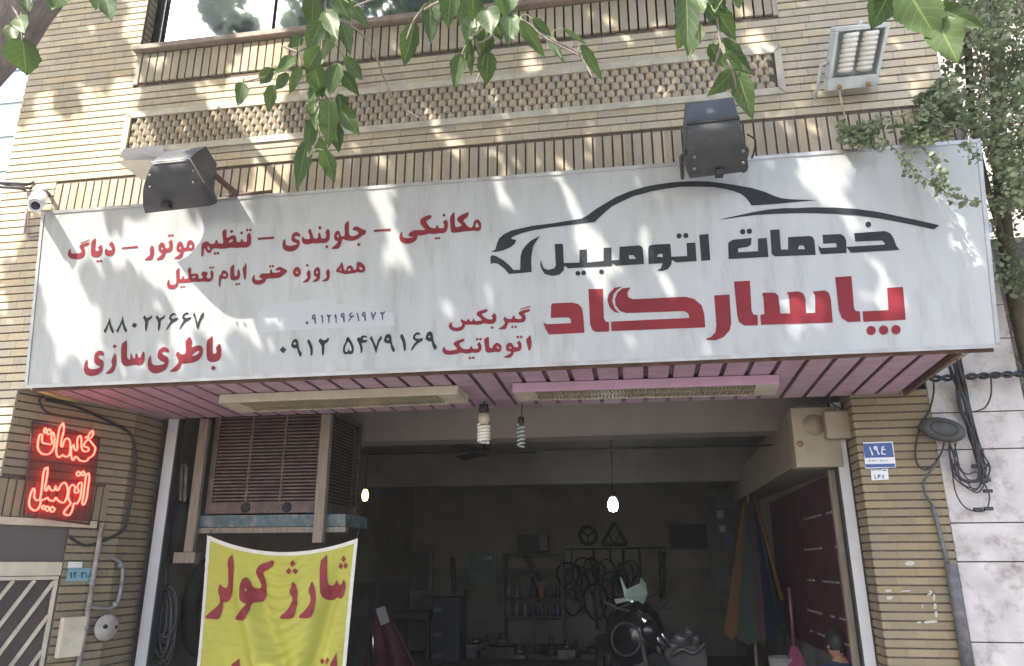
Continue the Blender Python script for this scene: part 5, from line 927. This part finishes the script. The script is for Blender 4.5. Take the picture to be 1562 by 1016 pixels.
# engine hoist draped in red at the left
rh_ = thing('folded_cover', 'dark red folded cover with a pale label leaning behind the right edge of the banner', 'cover', at(600,1030,2.0))
rp_ = [((573,928),(590,926)),((566,955),(603,950)),((560,985),(622,985)),((552,1040),(650,1040))]
vs = []; nn = 14
for r_, ((xa_,ya_),(xb_,yb_)) in enumerate(rp_):
    for i in range(nn+1):
        s = i/nn; p_ = at(xa_+(xb_-xa_)*s, ya_+(yb_-ya_)*s, 2.0); vs.append(p_+Vector((0,-.05*math.sin(math.pi*s)-(.012+.02*r_)*math.cos(s*17+r_*.6),0)))
mb = MB(); mb.add(vs, [(r_*(nn+1)+i, r_*(nn+1)+i+1, (r_+1)*(nn+1)+i+1, (r_+1)*(nn+1)+i) for r_ in range(3) for i in range(nn)], True); o = mb.build('cloth', mat('dark red cover cloth', (.05,.008,.012), .8, .3, 6), rh_); sd2 = o.modifiers.new('solid','SOLIDIFY'); sd2.thickness = .03; sd2.offset = -1
MB().obox(at(584,939,1.86), (at(588,952,1.86)-at(580,927,1.86))/2, Vector((.045,0,.018)), Vector((0,.008,0))).build('label_plate', mat('pale cover label', (.22,.21,.20), .5), rh_)
o = MB().tube([at(569,1016,1.9), at(569,953,1.9)], .012, 6).build('steel_rod', m_ch); tag(o, 'thin bright steel rod beside the dark red folded cover', 'rod')
# hose, tyre and bundle on the left wall
h = MB(); rg2 = random.Random(3)
for i in range(16):
    cx_, w_, y0, y1 = 254+rg2.uniform(-4,4), rg2.uniform(7,17), 897+rg2.uniform(-4,10), 990+rg2.uniform(-25,28); Y = .14+rg2.uniform(-.05,.06)
    h.tube([at(cx_-6*k_+w_*math.cos(t), (y0+y1)/2+(y1-y0)/2*math.sin(t), Y) for t, k_ in ((t, (math.sin(t)+1)/2) for t in np.linspace(0,2*math.pi,22)[:-1])], .011, 5, closed=True)
h.tube([at(256,842,.14), at(257,900,.14)], .008, 5); tag(h.build('hose_coil', mat('black rubber hose', (.035,.035,.035), .7)), 'coil of black hose hanging inside the left side of the opening', 'hose')
h = MB(); c = at(318,925,.5); h.tube([c+Vector((.16*math.cos(t)*.6,.16*math.cos(t)*.8,.36*math.sin(t))) for t in np.linspace(0,2*math.pi,33)[:-1]], .075, 10, closed=True); tag(h.build('tyre', m_rub), 'black tyre leaning behind the left edge of the banner', 'tyre')
h = MB().lathe([(.0,-.34),(.07,-.30),(.12,-.15),(.14,0),(.12,.12),(.06,.22),(.0,.24)], at(270,800,.25), (0,0,1), 14); h.v = [(x+.03*noise.noise(Vector((x*9,y*9,z*9))), y, z) for x,y,z in h.v]; tag(h.build('cloth_bundle', mat('dark cloth', (.03,.03,.028), .9)), 'dark cloth bundle hanging inside the left side of the opening', 'bundle')
h = MB(); h.tube([at(275,765,.2), at(277,712,.2), at(280,706,.2), at(284,712,.2), at(282,765,.2)], .016, 8); tag(h.build('bent_pipe', m_pipe), 'bent grey pipe on the inner left wall of the opening', 'pipe')

# ================================================================== seated person near the right rail
def skin_body(name, verts, edges, radii, m, parent, sub=2):
    me = bpy.data.meshes.new(name); me.from_pydata([tuple(v) for v in verts], edges, []); me.materials.append(m)
    o = bpy.data.objects.new(name, me); COL.objects.link(o)
    sk = o.modifiers.new('skin', 'SKIN'); sk.use_smooth_shade = True
    for i, r in enumerate(radii): me.skin_vertices[0].data[i].radius = (r, r) if not hasattr(r, '__len__') else r
    me.skin_vertices[0].data[0].use_root = True
    sb_ = o.modifiers.new('sub', 'SUBSURF'); sb_.levels = sub; sb_.render_levels = sub
    dg = bpy.context.evaluated_depsgraph_get(); m2 = bpy.data.meshes.new_from_object(o.evaluated_get(dg)); bpy.data.objects.remove(o); m2.name = name
    for p in m2.polygons: p.use_smooth = True
    return link(name, m2, None, parent)
HC = at(1275,984,1.35)                                         # head centre
pe = thing('person', 'person with dark hair and dark blue top seated at the right, from behind', 'person', (HC.x, HC.y, FZ))
fwd = Vector((-.35,.94,0)).normalized(); sdv = Vector((fwd.y,-fwd.x,0)); Z = Vector((0,0,1))
pel = HC-Z*.69-fwd*.07; m_skin = mat('skin', (.36,.20,.13), .55, .06, 20)
J = [pel, pel+Z*.22, pel+Z*.42+fwd*.02, pel+Z*.53+fwd*.03, pel+Z*.62+fwd*.04]; E_ = [(0,1),(1,2),(2,3),(3,4)]; R_ = [(.15,.12),(.135,.11),(.15,.105),(.085,.075),(.055,.055)]
def chain(start, pts, rs):
    k = start
    for p, r in zip(pts, rs): J.append(p); R_.append(r); E_.append((k, len(J)-1)); k = len(J)-1
    return k
hands = []
for s in (-1,1):
    sh_ = pel+Z*.50+sdv*.19*s; el = pel+Z*.24+sdv*.27*s+fwd*.08; wr = pel+Z*.10+sdv*.14*s+fwd*.30
    chain(2, [sh_, sh_.lerp(el,.5), el, el.lerp(wr,.5), wr], [.062,.050,.043,.036,.027])
    hp = pel+sdv*.10*s; kn = pel+sdv*.17*s+fwd*.42+Z*.03; an = Vector((kn.x,kn.y,FZ+.08)); toe = an+fwd*.16-Z*.05
    chain(0, [hp, hp.lerp(kn,.5), kn, kn.lerp(an,.45), an, toe], [.095,.080,.062,.055,.040,.034])
    hands.append((wr, s))
body = skin_body('body', J, E_, R_, m_skin, pe)
def grow(name, o, m, test, off):
    bm = bmesh.new(); bm.from_mesh(o.data); bm.normal_update()
    bmesh.ops.delete(bm, geom=[f for f in bm.faces if not test(f.calc_center_median())], context='FACES')
    for v in bm.verts: v.co += v.normal*off
    me = bpy.data.meshes.new(name); bm.to_mesh(me); bm.free()
    for p in me.polygons: p.use_smooth = True
    return link(name, me, m, pe)
body.data.materials.append(m_skin) if not body.data.materials else None
wr0 = hands[0][0]
grow('shirt', body, mat('dark blue cotton', (.03,.05,.105), .85, .2, 12), lambda c: c.z > pel.z-.06 and c.z < pel.z+.555 and (c-hands[0][0]).length > .13 and (c-hands[1][0]).length > .13 and (c-pel).dot(fwd) < .27, .012)
grow('trousers', body, mat('dark trousers', (.03,.03,.035), .85, .2, 12), lambda c: c.z <= pel.z+.02 and c.z > FZ+.10 and (c-hands[0][0]).length > .07, .008)
head = MB().sphere((0,0,0), 1, 20)
def hd_(v):
    v = Vector(v); x, y, z = v.x*.076, v.y*.095, v.z*.115
    if z < 0: x *= 1+z*1.6; y *= 1+z*.9
    if v.y > .9 and abs(v.z) < .25: y += .008
    return HC+sdv*x+fwd*y+Z*z
head.v = [tuple(hd_(v)) for v in head.v]; hd2 = head
for s in (-1,1): hd2.lathe([(0,-.006),(.016,-.004),(.02,.004),(0,.006)], HC+sdv*.078*s-Z*.01-fwd*.005, sdv, 10)
hd2.lathe([(.012,0),(.010,.014),(.002,.024)], HC+fwd*.092-Z*.015, fwd, 8); hd2.build('head', m_skin, pe)
for s in (-1,1): MB().sphere(HC+fwd*.083+sdv*.03*s+Z*.008, .011, 8).build('eye', m_dk, pe)
MB().obox(HC+fwd*.083-Z*.052, sdv*.022, fwd*.006, Z*.004).build('mouth', mat('lips', (.25,.08,.07), .5), pe)
hair = MB().sphere((0,0,0), 1, 18); hair.v = [tuple(HC+(hd_(v)-HC)*1.10+Z*.008-fwd*.006+Vector((1,1,1))*.004*noise.noise(Vector(v)*7)) for v in hair.v]
keep = [f for f in hair.f if (lambda c: c.z > HC.z-.045+.9*max(0,(c-HC).dot(fwd)-.0) )(sum((Vector(hair.v[i]) for i in f), Vector())/len(f))]
hair.f = keep; hair.sm = [True]*len(keep); hair.build('hair', mat('black hair', (.015,.013,.013), .6, .4, 60), pe)
for wr, s in hands:
    d = (fwd*.8-Z*.45).normalized(); hv = [wr, wr+d*.05]; he = [(0,1)]; hr = [.026,(.030,.018)]
    for i, (o_, L_) in enumerate(((-.027,.062),(-.009,.072),(.009,.068),(.026,.054))):
        k = 1
        for q_, r_ in ((.045,.0095),(.045+L_*.55,.0085),(.045+L_,.007)):
            hv.append(wr+d*(.05+q_)+sdv*o_*s-Z*(.02*(q_-.045)/L_)); hr.append(r_); he.append((k, len(hv)-1)); k = len(hv)-1
    k = 0
    for q_, o2, r_ in ((.03,-.035,.012),(.06,-.05,.010),(.085,-.052,.008)): hv.append(wr+d*q_+sdv*o2*s); hr.append(r_); he.append((k, len(hv)-1)); k = len(hv)-1
    h_ = skin_body('hand', hv, he, hr, m_skin, pe, 1)
stl = thing('stool', 'low dark stool under the seated person', 'stool', (pel.x, pel.y, FZ)); sz = pel.z-.145
MB().lathe([(0,0),(.17,0),(.18,.02),(.17,.04),(0,.045)], (pel.x,pel.y,sz-.045), (0,0,1), 20).build('seat', m_dk, stl)
for a in range(4): d = Vector((math.cos(a*1.57+.7), math.sin(a*1.57+.7), 0)); MB().tube([Vector((pel.x,pel.y,sz-.044))+d*.12, Vector((pel.x,pel.y,FZ))+d*.17], .014, 6).build('leg', m_dk, stl)
VEIL = 0.0023
# ================================================================== street tree: trunk at the left, crown over the camera, hanging sprays
m_bark = mat('grey brown bark', (.20,.16,.14), .95, .35, 9, bump=.9, bscale=26, stretch=(3,3,.8), dirt=(.09,.07,.06))
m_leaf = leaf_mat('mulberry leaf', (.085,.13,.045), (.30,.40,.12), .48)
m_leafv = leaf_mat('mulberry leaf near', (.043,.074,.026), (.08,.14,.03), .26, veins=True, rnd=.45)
tree = thing('street_tree', 'broad leaved street tree at the left with leafy sprays hanging in front of the facade', 'tree', (-3.35,-4.3,.12))
tk = spline([Vector((-3.35,-4.3,.1)), Vector((-3.15,-4.25,1.2)), Vector((-2.85,-4.15,2.4)), Vector((-2.47,-4.02,3.3)), Vector((-2.20,-3.95,3.95)), Vector((-1.95,-4.0,4.9)), Vector((-1.8,-4.2,6.2))], 6)
rr = [.20-.095*i/(len(tk)-1) for i in range(len(tk))]
tb = MB(); tb.tube(tk, rr, 14); tb.v = [tuple(Vector(v)+Vector((1,1,0))*.018*noise.noise(Vector(v)*6)) for v in tb.v]; tb.build('trunk', m_bark, tree)
limbs = [[Vector((-2.05,-3.97,4.5)), Vector((-2.6,-3.6,5.3)), Vector((-3.3,-3.0,6.2)), Vector((-4.2,-2.8,7.2))], [Vector((-1.95,-4.0,4.9)), Vector((-1.0,-3.9,5.4)), Vector((.2,-3.9,5.9)), Vector((1.6,-4.2,6.6))],
         [Vector((-1.85,-4.1,5.6)), Vector((-1.2,-5.0,6.4)), Vector((-.3,-6.2,7.3))], [Vector((-1.0,-3.9,5.4)), Vector((-.6,-3.6,5.2)), Vector((.0,-3.45,5.1)), Vector((.8,-3.5,5.05)), Vector((1.5,-3.9,4.9))], [Vector((-1.8,-4.2,6.2)), Vector((-2.6,-4.9,7.6)), Vector((-3.6,-5.4,9.4)), Vector((-4.4,-5.8,11.5))], [Vector((-1.8,-4.2,6.2)), Vector((-1.5,-4.6,8.0)), Vector((-2.0,-5.2,10.0)), Vector((-2.6,-5.5,12.5))], [Vector((.2,-3.9,5.9)), Vector((1.6,-3.2,6.4)), Vector((3.0,-2.8,7.2))]]
for L_ in limbs:
    s = spline(L_, 6); MB().tube(s, [.075*(1-.75*i/(len(s)-1)) for i in range(len(s))], 8).build('branch', m_bark, tree)
# --- crown: leaves between the sun and the wall, with the gaps that let the sun spots through
HOLES = []   # (x, z, rx, rz, slant) on the wall plane, sizes in metres
def hole(px, py, w, h, Y=YF, keep=1.0):
    p = P(px, py, Y); a = P(px+w/2, py, Y); b = P(px, py+h/2, Y)
    HOLES.append((p.x-SUN.x/SUN.y*0, p.y, p.z, abs(a.x-p.x)+.01, abs(b.z-p.z)+.01))
YS = -1.45
for q in ((600,335,34,60),(575,300,18,40),(880,330,22,70),(868,295,20,40),(905,400,60,60),(920,375,30,50),(1262,265,26,80),(1290,330,30,60),(1245,300,18,60),(1345,430,40,70),(1325,395,24,40),(1180,425,16,50),(1205,500,36,36),(1222,540,22,36),(1245,470,20,40),(1440,310,24,40),(1470,380,18,50),
          (90,470,40,150),(130,480,22,130),(62,400,14,120),(70,560,26,60),(160,560,40,50),(210,560,30,40),(240,520,24,60),(110,390,30,60),(135,330,10,30),(265,505,20,50),(350,395,20,50),(380,390,14,40),(230,360,12,50),(620,395,20,40),(330,500,20,60),(1110,540,18,50),(1000,400,14,60),(1300,270,16,50),(780,300,14,40),(460,335,10,40)): hole(*q, Y=YS)
for q in ((120,220,60,90),(70,180,60,110),(40,260,70,120),(85,240,50,80),(160,235,40,60),(110,300,60,50),(150,200,24,40),(340,150,60,60),(370,160,40,40),(300,120,16,40),(250,95,24,40),(345,100,16,40),(650,170,24,70),(690,210,30,50),(760,215,26,60),(755,140,16,40),(600,70,20,50),(590,100,14,30),(800,80,30,60),(905,190,30,40),(940,30,22,40),(910,80,20,40),(1010,30,18,40),(1150,60,40,60),(1130,20,20,40),(1390,130,40,40),(1400,110,30,30),(1340,150,20,20),(530,210,20,30),(590,255,16,40),(300,290,14,30),(170,290,16,30),(190,30,30,40),(205,20,24,30),(1290,95,16,24),(480,180,20,40),(1080,100,20,30),(860,250,22,30),(560,215,16,40)): hole(*q, Y=YF)
HA = np.array(HOLES)
NC = 520000
tx = RNG.uniform(-6.2, 2.9, NC); tz_ = RNG.uniform(-.3, 7.6, NC); tt = RNG.uniform(4.4, 7.4, NC)
px_ = tx+SUN.x*tt; py_ = YF+SUN.y*tt; pz_ = tz_+SUN.z*tt
ok = (pz_ > 4.75) & (pz_ < 17) & (py_ > -9.5)
# outside what the lens sees
dx, dy, dz_ = px_-CAM.x, py_-CAM.y, pz_-CAM.z
zc = dx*_f.x+dy*_f.y+dz_*_f.z; u_ = FPX*(dx*_r.x+dy*_r.y+dz_*_r.z)/np.where(abs(zc)<1e-6,1e-6,zc)+CX; v_ = CY-FPX*(dx*_u.x+dy*_u.y+dz_*_u.z)/np.where(abs(zc)<1e-6,1e-6,zc)
ok &= ~((zc > .05) & (u_ > -140) & (u_ < 1700) & (v_ > -110) & (v_ < 1150))
# sun gaps
gap = np.zeros(len(tx), bool)
for hx, hy, hz, rx, rz in HOLES:
    d = hy-YF; qx = tx+SUN.x/SUN.y*d; qz = tz_+SUN.z/SUN.y*d            # where this leaf's shadow crosses the plane of the spot
    mx_, my_ = (.02, .05) if hy > -1.3 else (.055, .12)
    e1 = (qx-hx)-.30*(hz-qz); gap |= (e1/(rx+mx_))**2+((qz-hz)/(rz+my_))**2 < 1
left = (tx < np.where(tz_ > 4.2, -4.45, -4.62)+.13*np.sin(tz_*3.1)+.10*np.sin(tz_*7.3+1)) & (tz_ > 2.3) & (tz_ < 5.35)
left2 = (tx < -5.6)
# open sky reflected in the window
mdy = 2*YW-py_-CAM.y; mz = dx*_f.x+mdy*_f.y+dz_*_f.z; mu = FPX*(dx*_r.x+mdy*_r.y+dz_*_r.z)/np.where(abs(mz)<1e-6,1e-6,mz)+CX
gap &= tz_ > 2.8
ok &= ~gap & ~left & ~left2
idx = np.where(ok)[0]
thin = np.array([noise.noise(Vector((px_[i]*.9+7, py_[i]*.9, pz_[i]*.9))) for i in idx])
win_ = (mz[idx] > 0) & (mu[idx] > 235) & (mu[idx] < 640) & (thin > np.where(mu[idx] < 440, -.30, .15))
win_ &= tz_[idx] > 2.9; idx = idx[~win_]
# even cover: so many leaves per piece of shaded wall, a little fewer here and there
CS = .28; cell = (np.floor((tx[idx]+7)/CS).astype(int))*100+np.floor((tz_[idx]+1)/CS).astype(int)
RNG.shuffle(idx); cell = (np.floor((tx[idx]+7)/CS).astype(int))*100+np.floor((tz_[idx]+1)/CS).astype(int)
order = np.argsort(cell, kind='stable'); cs = cell[order]; first = np.r_[0, np.where(np.diff(cs))[0]+1]; rank = np.arange(len(cs))-np.repeat(first, np.diff(np.r_[first, len(cs)]))
lim = np.array([33*(1+.25*noise.noise(Vector((c//100*.35, c%100*.35, 3)))) for c in cs])
sel = idx[order][rank < lim]
def leaf_cloud(name, pts, size, m, parent, rng, droop=.5, asp=.72, normal=None):
    """many leaves as one mesh: each is folded along its midrib"""
    n = len(pts); base = np.array([(0,0,0),(.34,.16,.05),(.44,.42,.07),(.26,.74,.04),(0,1,-.02),(-.26,.74,.04),(-.44,.42,.07),(-.34,.16,.05)])
    base[:,0] *= asp/.72
    a = rng.uniform(0, 2*np.pi, n); tl = rng.normal(-droop, .45, n)
    ydir = np.stack([np.cos(a)*np.cos(tl), np.sin(a)*np.cos(tl), np.sin(tl)], 1)
    rn = rng.normal(size=(n,3)); xdir = np.cross(ydir, rn); xdir /= np.linalg.norm(xdir, axis=1, keepdims=True); zdir = np.cross(xdir, ydir)
    s = (size*rng.uniform(.65,1.25,n))[:,None,None]
    V = pts[:,None,:]+s*(base[None,:,0:1]*xdir[:,None,:]+base[None,:,1:2]*ydir[:,None,:]+base[None,:,2:3]*zdir[:,None,:])
    V = V.reshape(-1,3); o = (np.arange(n)*8)[:,None]
    F = np.concatenate([o+np.array([[0,1,2,3,4]]), o+np.array([[0,4,5,6,7]])], 1).reshape(-1,5)
    me = bpy.data.meshes.new(name); me.vertices.add(len(V)); me.vertices.foreach_set('co', V.ravel())
    me.loops.add(F.size); me.loops.foreach_set('vertex_index', F.ravel().astype(np.int32)); me.polygons.add(len(F)); me.polygons.foreach_set('loop_start', (np.arange(len(F))*5).astype(np.int32)); me.polygons.foreach_set('loop_total', np.full(len(F),5,np.int32))
    me.update(calc_edges=True); at_ = me.attributes.new('tone', 'FLOAT', 'FACE'); at_.data.foreach_set('value', np.repeat(rng.random(n), 2).astype(np.float32))
    return link(name, me, m, parent)
leaf_cloud('crown', np.stack([px_[sel], py_[sel], pz_[sel]], 1), .145, m_leaf, tree, RNG, .55, .8)
# --- near sprays: every leaf traced as base, tip and width in the photograph, hung at its own distance
def near_leaf(mb, B, T, wid, curl, tilt):
    ax = (T-B); L_ = ax.length; ax.normalize(); view = (CAM-B).normalized(); sx = ax.cross(view).normalized(); nz = sx.cross(ax).normalized()
    sx2 = (sx*math.cos(tilt)+nz*math.sin(tilt)); nz2 = ax.cross(sx2)*-1
    NV, NU = 26, 6; o = len(mb['v'])
    for j in range(NV+1):
        t = j/NV; wv = (math.sin(math.pi*min(1,t*1.02)**.62)**.8)*(1-.28*t) if 0 < t < 1 else 0
        wv *= (1+.05*math.sin(j*.9+B.x*40))*(1+(.035 if j % 2 else -.035))
        for i in range(NU+1):
            u = -1+2*i/NU; q = B+ax*(L_*t)+sx2*(u*wid*.5*wv)+nz2*(abs(u)**1.3*wid*.16*wv-curl*L_*.35*t*t+.05*wid*math.sin(8*t+2.5*u+B.z*60)*abs(u))
            if t < .10 and abs(u) > .2: q -= ax*(.10*L_*abs(u)*(1-t*8) if t < .12 else 0)
            mb['v'].append(q); mb['uv'].append(((u+1)/2, t))
    for j in range(NV):
        for i in range(NU): mb['f'].append((o+j*(NU+1)+i, o+j*(NU+1)+i+1, o+(j+1)*(NU+1)+i+1, o+(j+1)*(NU+1)+i))
    mb['t'] += [mb['tone']]*(NV*NU)
def leaf_mesh(name, mb, m, parent):
    me = bpy.data.meshes.new(name); me.from_pydata([tuple(v) for v in mb['v']], [], mb['f']); uv = me.uv_layers.new(name='UVMap')
    for l in me.loops: uv.data[l.index].uv = mb['uv'][l.vertex_index]
    a = me.attributes.new('tone','FLOAT','FACE'); a.data.foreach_set('value', mb['t'])
    for p in me.polygons: p.use_smooth = True
    return link(name, me, m, parent)
c1 = lambda x, y: (x/2.99, y/2.99); c2 = lambda x, y: (520+x/2.99, y/2.99); c3 = lambda x, y: (1040+x/2.99, y/2.99)
SPRAYS = [
 # (distance, twig polylines in px, leaves: base, tip, width px, converter)
 (2.55, [[(-40,-60),(10,0),(30,30),(34,64)], [(10,0),(80,-30),(170,-40)]], c1, [(105,190,118,352,128),(90,84,112,150,62),(50,120,60,205,55),(118,-30,128,62,66),(245,-50,238,48,100),(470,-60,512,100,92),(425,-40,440,46,60)]),
 (2.75, [[(500,-80),(497,0),(492,60),(486,130),(488,200),(470,240)], [(492,60),(455,80),(425,110),(372,125)], [(455,80),(430,70)], [(497,20),(560,60),(600,150),(646,183)], [(486,130),(520,180),(545,190)]], c1,
  [(1105,385,1085,490,60),(1235,318,1180,388,58),(1335,262,1252,338,52),(1312,345,1248,412,52),(1368,318,1318,432,52),(1242,398,1222,522,56),(1430,-10,1418,150,84),(1462,110,1400,240,90),(1372,172,1312,218,48),(1452,228,1388,340,84),(1432,300,1472,452,92),(1432,450,1442,592,72),(1500,468,1498,682,90),(1420,558,1398,702,62),(1396,660,1352,872,74),(1482,690,1526,832,80),(1520,560,1548,700,70),(1490,60,1540,180,80),(1500,170,1450,300,80),(1540,300,1500,440,80),(1470,380,1400,470,66),(1545,440,1590,560,60),(1560,500,1640,620,84),(1560,330,1640,440,62),(1575,270,1665,372,62),(1560,100,1600,250,70),(1530,-30,1600,100,90),(1600,20,1690,130,56),(1440,640,1500,720,60)]),
 (2.35, [[(690,-90),(700,-10),(725,60),(742,60)], [(700,-10),(640,20),(620,60)], [(725,60),(735,100),(715,150)], [(742,60),(790,30),(835,60),(885,85)], [(835,60),(880,80),(905,120)], [(690,-20),(600,-10),(540,10)]], c2,
  [(332,118,283,312,88),(408,28,412,198,82),(502,-34,485,130,92),(602,-44,602,100,92),(602,88,572,202,84),(672,48,690,162,104),(772,78,768,208,92),(662,148,640,284,88),(672,248,662,392,92),(545,258,518,408,76),(582,188,596,352,44),(722,-34,752,90,60),(828,108,934,268,62),(880,94,962,168,50),(944,164,1022,292,42),(1026,138,1126,206,24),(1106,218,1196,372,50),(440,-30,395,90,70),(560,-20,540,120,76),(640,30,615,150,70),(700,90,735,190,60),(780,-30,770,60,70)]),
 (2.15, [[(1075,-80),(1060,-10),(1052,30)], [(1060,-10),(1090,20),(1100,70),(1118,110),(1125,150)], [(1100,70),(1085,120)]], c3,
  [(22,-26,30,262,104),(62,108,28,268,86),(150,36,254,192,84),(60,-30,100,60,80),(252,-34,262,42,56),(182,202,322,342,94),(132,212,202,312,62),(232,328,118,444,84),(262,348,322,548,96),(110,30,180,120,70),(140,-40,200,60,70),(10,120,-20,230,60),(200,250,280,330,70)]),
 (1.55, [[(1300,-120),(1350,-60),(1420,-40),(1500,-60)]], c3, [(962,-64,862,138,136),(1030,-44,1172,192,172),(1170,106,1262,288,132),(1172,38,1384,132,78),(900,-60,850,10,80)]),
]
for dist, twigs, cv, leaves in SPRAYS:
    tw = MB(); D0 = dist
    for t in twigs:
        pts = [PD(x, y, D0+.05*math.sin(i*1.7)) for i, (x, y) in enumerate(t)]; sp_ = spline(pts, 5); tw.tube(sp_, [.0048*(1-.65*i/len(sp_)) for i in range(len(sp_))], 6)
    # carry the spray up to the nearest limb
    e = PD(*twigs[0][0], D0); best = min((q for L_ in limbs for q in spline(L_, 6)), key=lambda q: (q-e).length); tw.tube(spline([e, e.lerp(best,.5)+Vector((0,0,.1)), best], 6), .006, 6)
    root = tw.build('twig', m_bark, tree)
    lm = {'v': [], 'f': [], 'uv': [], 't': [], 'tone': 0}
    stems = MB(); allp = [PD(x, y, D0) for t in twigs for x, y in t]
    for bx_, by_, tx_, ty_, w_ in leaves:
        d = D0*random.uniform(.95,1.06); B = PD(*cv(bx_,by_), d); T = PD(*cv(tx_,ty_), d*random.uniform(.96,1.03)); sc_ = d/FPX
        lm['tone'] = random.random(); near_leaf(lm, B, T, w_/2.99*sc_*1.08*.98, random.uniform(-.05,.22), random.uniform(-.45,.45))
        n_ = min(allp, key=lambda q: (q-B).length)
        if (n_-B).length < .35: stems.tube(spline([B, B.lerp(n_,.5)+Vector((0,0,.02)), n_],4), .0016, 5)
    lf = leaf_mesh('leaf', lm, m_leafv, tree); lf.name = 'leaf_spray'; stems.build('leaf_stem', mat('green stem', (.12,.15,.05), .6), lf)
ym = leaf_mat('yellow leaf', (.42,.30,.03), (.5,.35,.03), .3); lm = {'v': [], 'f': [], 'uv': [], 't': [], 'tone': .5}; near_leaf(lm, PD(505,36,2.7), PD(514,58,2.68), .042, .1, .3); near_leaf(lm, PD(514,40,2.7), PD(502,50,2.7), .03, .1, -.3); leaf_mesh('yellow_leaf', lm, ym, tree)

# ================================================================== thin volume added to stand for lens glare and lift the darks
hz = bpy.data.materials.new('lens veil volume'); hz.use_nodes = True; t_ = hz.node_tree; t_.nodes.remove(t_.nodes['Principled BSDF']); pv_ = t_.nodes.new('ShaderNodeVolumePrincipled')
pv_.inputs['Color'].default_value = (.95,.95,.93,1); pv_.inputs['Density'].default_value = VEIL; pv_.inputs['Anisotropy'].default_value = .3; t_.links.new(pv_.outputs[0], t_.nodes['Material Output'].inputs['Volume'])
struct(MB().box(-60,40,-45,45,-1,30).build('lens_veil', hz), 'stuff')

# ================================================================== climbing shrub at the right edge
shb = thing('climbing_shrub', 'small leaved green climbing shrub hanging over the right end of the sign', 'shrub', (3.0,-.3,.12))
m_sl = leaf_mat('small shrub leaf', (.19,.22,.14), (.25,.31,.13), .35, rough=.4, rnd=.6)
def region(n, poly, ys, keep=1.0):
    out = []; xs = [p[0] for p in poly]; yy = [p[1] for p in poly]
    while len(out) < n:
        x, y = random.uniform(min(xs),max(xs)), random.uniform(min(yy),max(yy)); c = False; j = len(poly)-1
        for i in range(len(poly)):
            if (poly[i][1] > y) != (poly[j][1] > y) and x < (poly[j][0]-poly[i][0])*(y-poly[i][1])/(poly[j][1]-poly[i][1])+poly[i][0]: c = not c
            j = i
        if not c: continue
        Y = random.uniform(*ys); q = P(x, y, Y)
        if noise.noise(q*2.6)+.55*noise.noise(q*7) < keep: continue
        out.append(tuple(q))
    return np.array(out)
leaf_cloud('foliage', np.concatenate([region(15000, [(1432,-60),(1720,-60),(1720,330),(1600,360),(1540,300),(1500,215),(1470,200),(1440,130)], (-1.5,.3), -.02),
   region(5200, [(1505,200),(1720,250),(1720,520),(1570,470),(1520,430)], (-.8,.8), .05), region(1100, [(1395,150),(1450,110),(1480,215),(1400,215)], (-1.75,-1.3), -.05),
   region(420, [(1275,185),(1300,195),(1400,170),(1410,215),(1330,225),(1285,215)], (-1.72,-1.5), .12), region(300, [(1535,440),(1562,430),(1600,800),(1570,780)], (.3,.9), .1)]), .045, m_sl, shb, RNG, .3, .55)
h = MB(); tl_ = []
TR = [[(1290,196),(1330,205),(1370,232),(1395,262),(1425,280),(1450,298),(1482,306)], [(1395,170),(1400,215),(1425,245),(1432,262),(1440,285)], [(1420,160),(1380,175),(1330,185),(1290,210)], [(1500,215),(1485,235),(1470,215)], [(1510,240),(1540,270),(1528,300)], [(1500,300),(1530,318),(1545,312)]]
for t in TR:
    sp_ = spline([P(x, y, -1.72 if x < 1490 else -1.3) for x, y in t], 7); h.tube(sp_, .0028, 5)
    for i, q in enumerate(sp_):
        for _ in range(4): tl_.append(q+Vector((random.gauss(0,.018), random.gauss(0,.02), random.gauss(-.01,.018))))
for _ in range(26):
    x = random.uniform(1450,1640); y = random.uniform(-40,150); q = P(x,y,random.uniform(-1.2,.2)); h.tube(spline([q, q+Vector((random.uniform(-.2,.2),-.1,-.5)), q+Vector((random.uniform(-.3,.3),0,-1.1))],4), .005, 5)
h.tube(spline([Vector((3.35,.5,.12)), Vector((3.3,.4,2.0)), Vector((3.1,.1,4.0)), Vector((3.3,-.3,6.5))],6), [.06]*19, 8); h.tube(spline([Vector((3.1,.1,4.0)), Vector((2.8,-.4,4.8)), Vector((2.5,-1.2,5.2))],6), .025, 6)
h.build('stem', mat('thin brown stem', (.11,.09,.06), .8, .3, 20), shb)
leaf_cloud('trailing_leaves', np.array([tuple(q) for q in tl_]), .036, m_sl, shb, RNG, .3, .55)
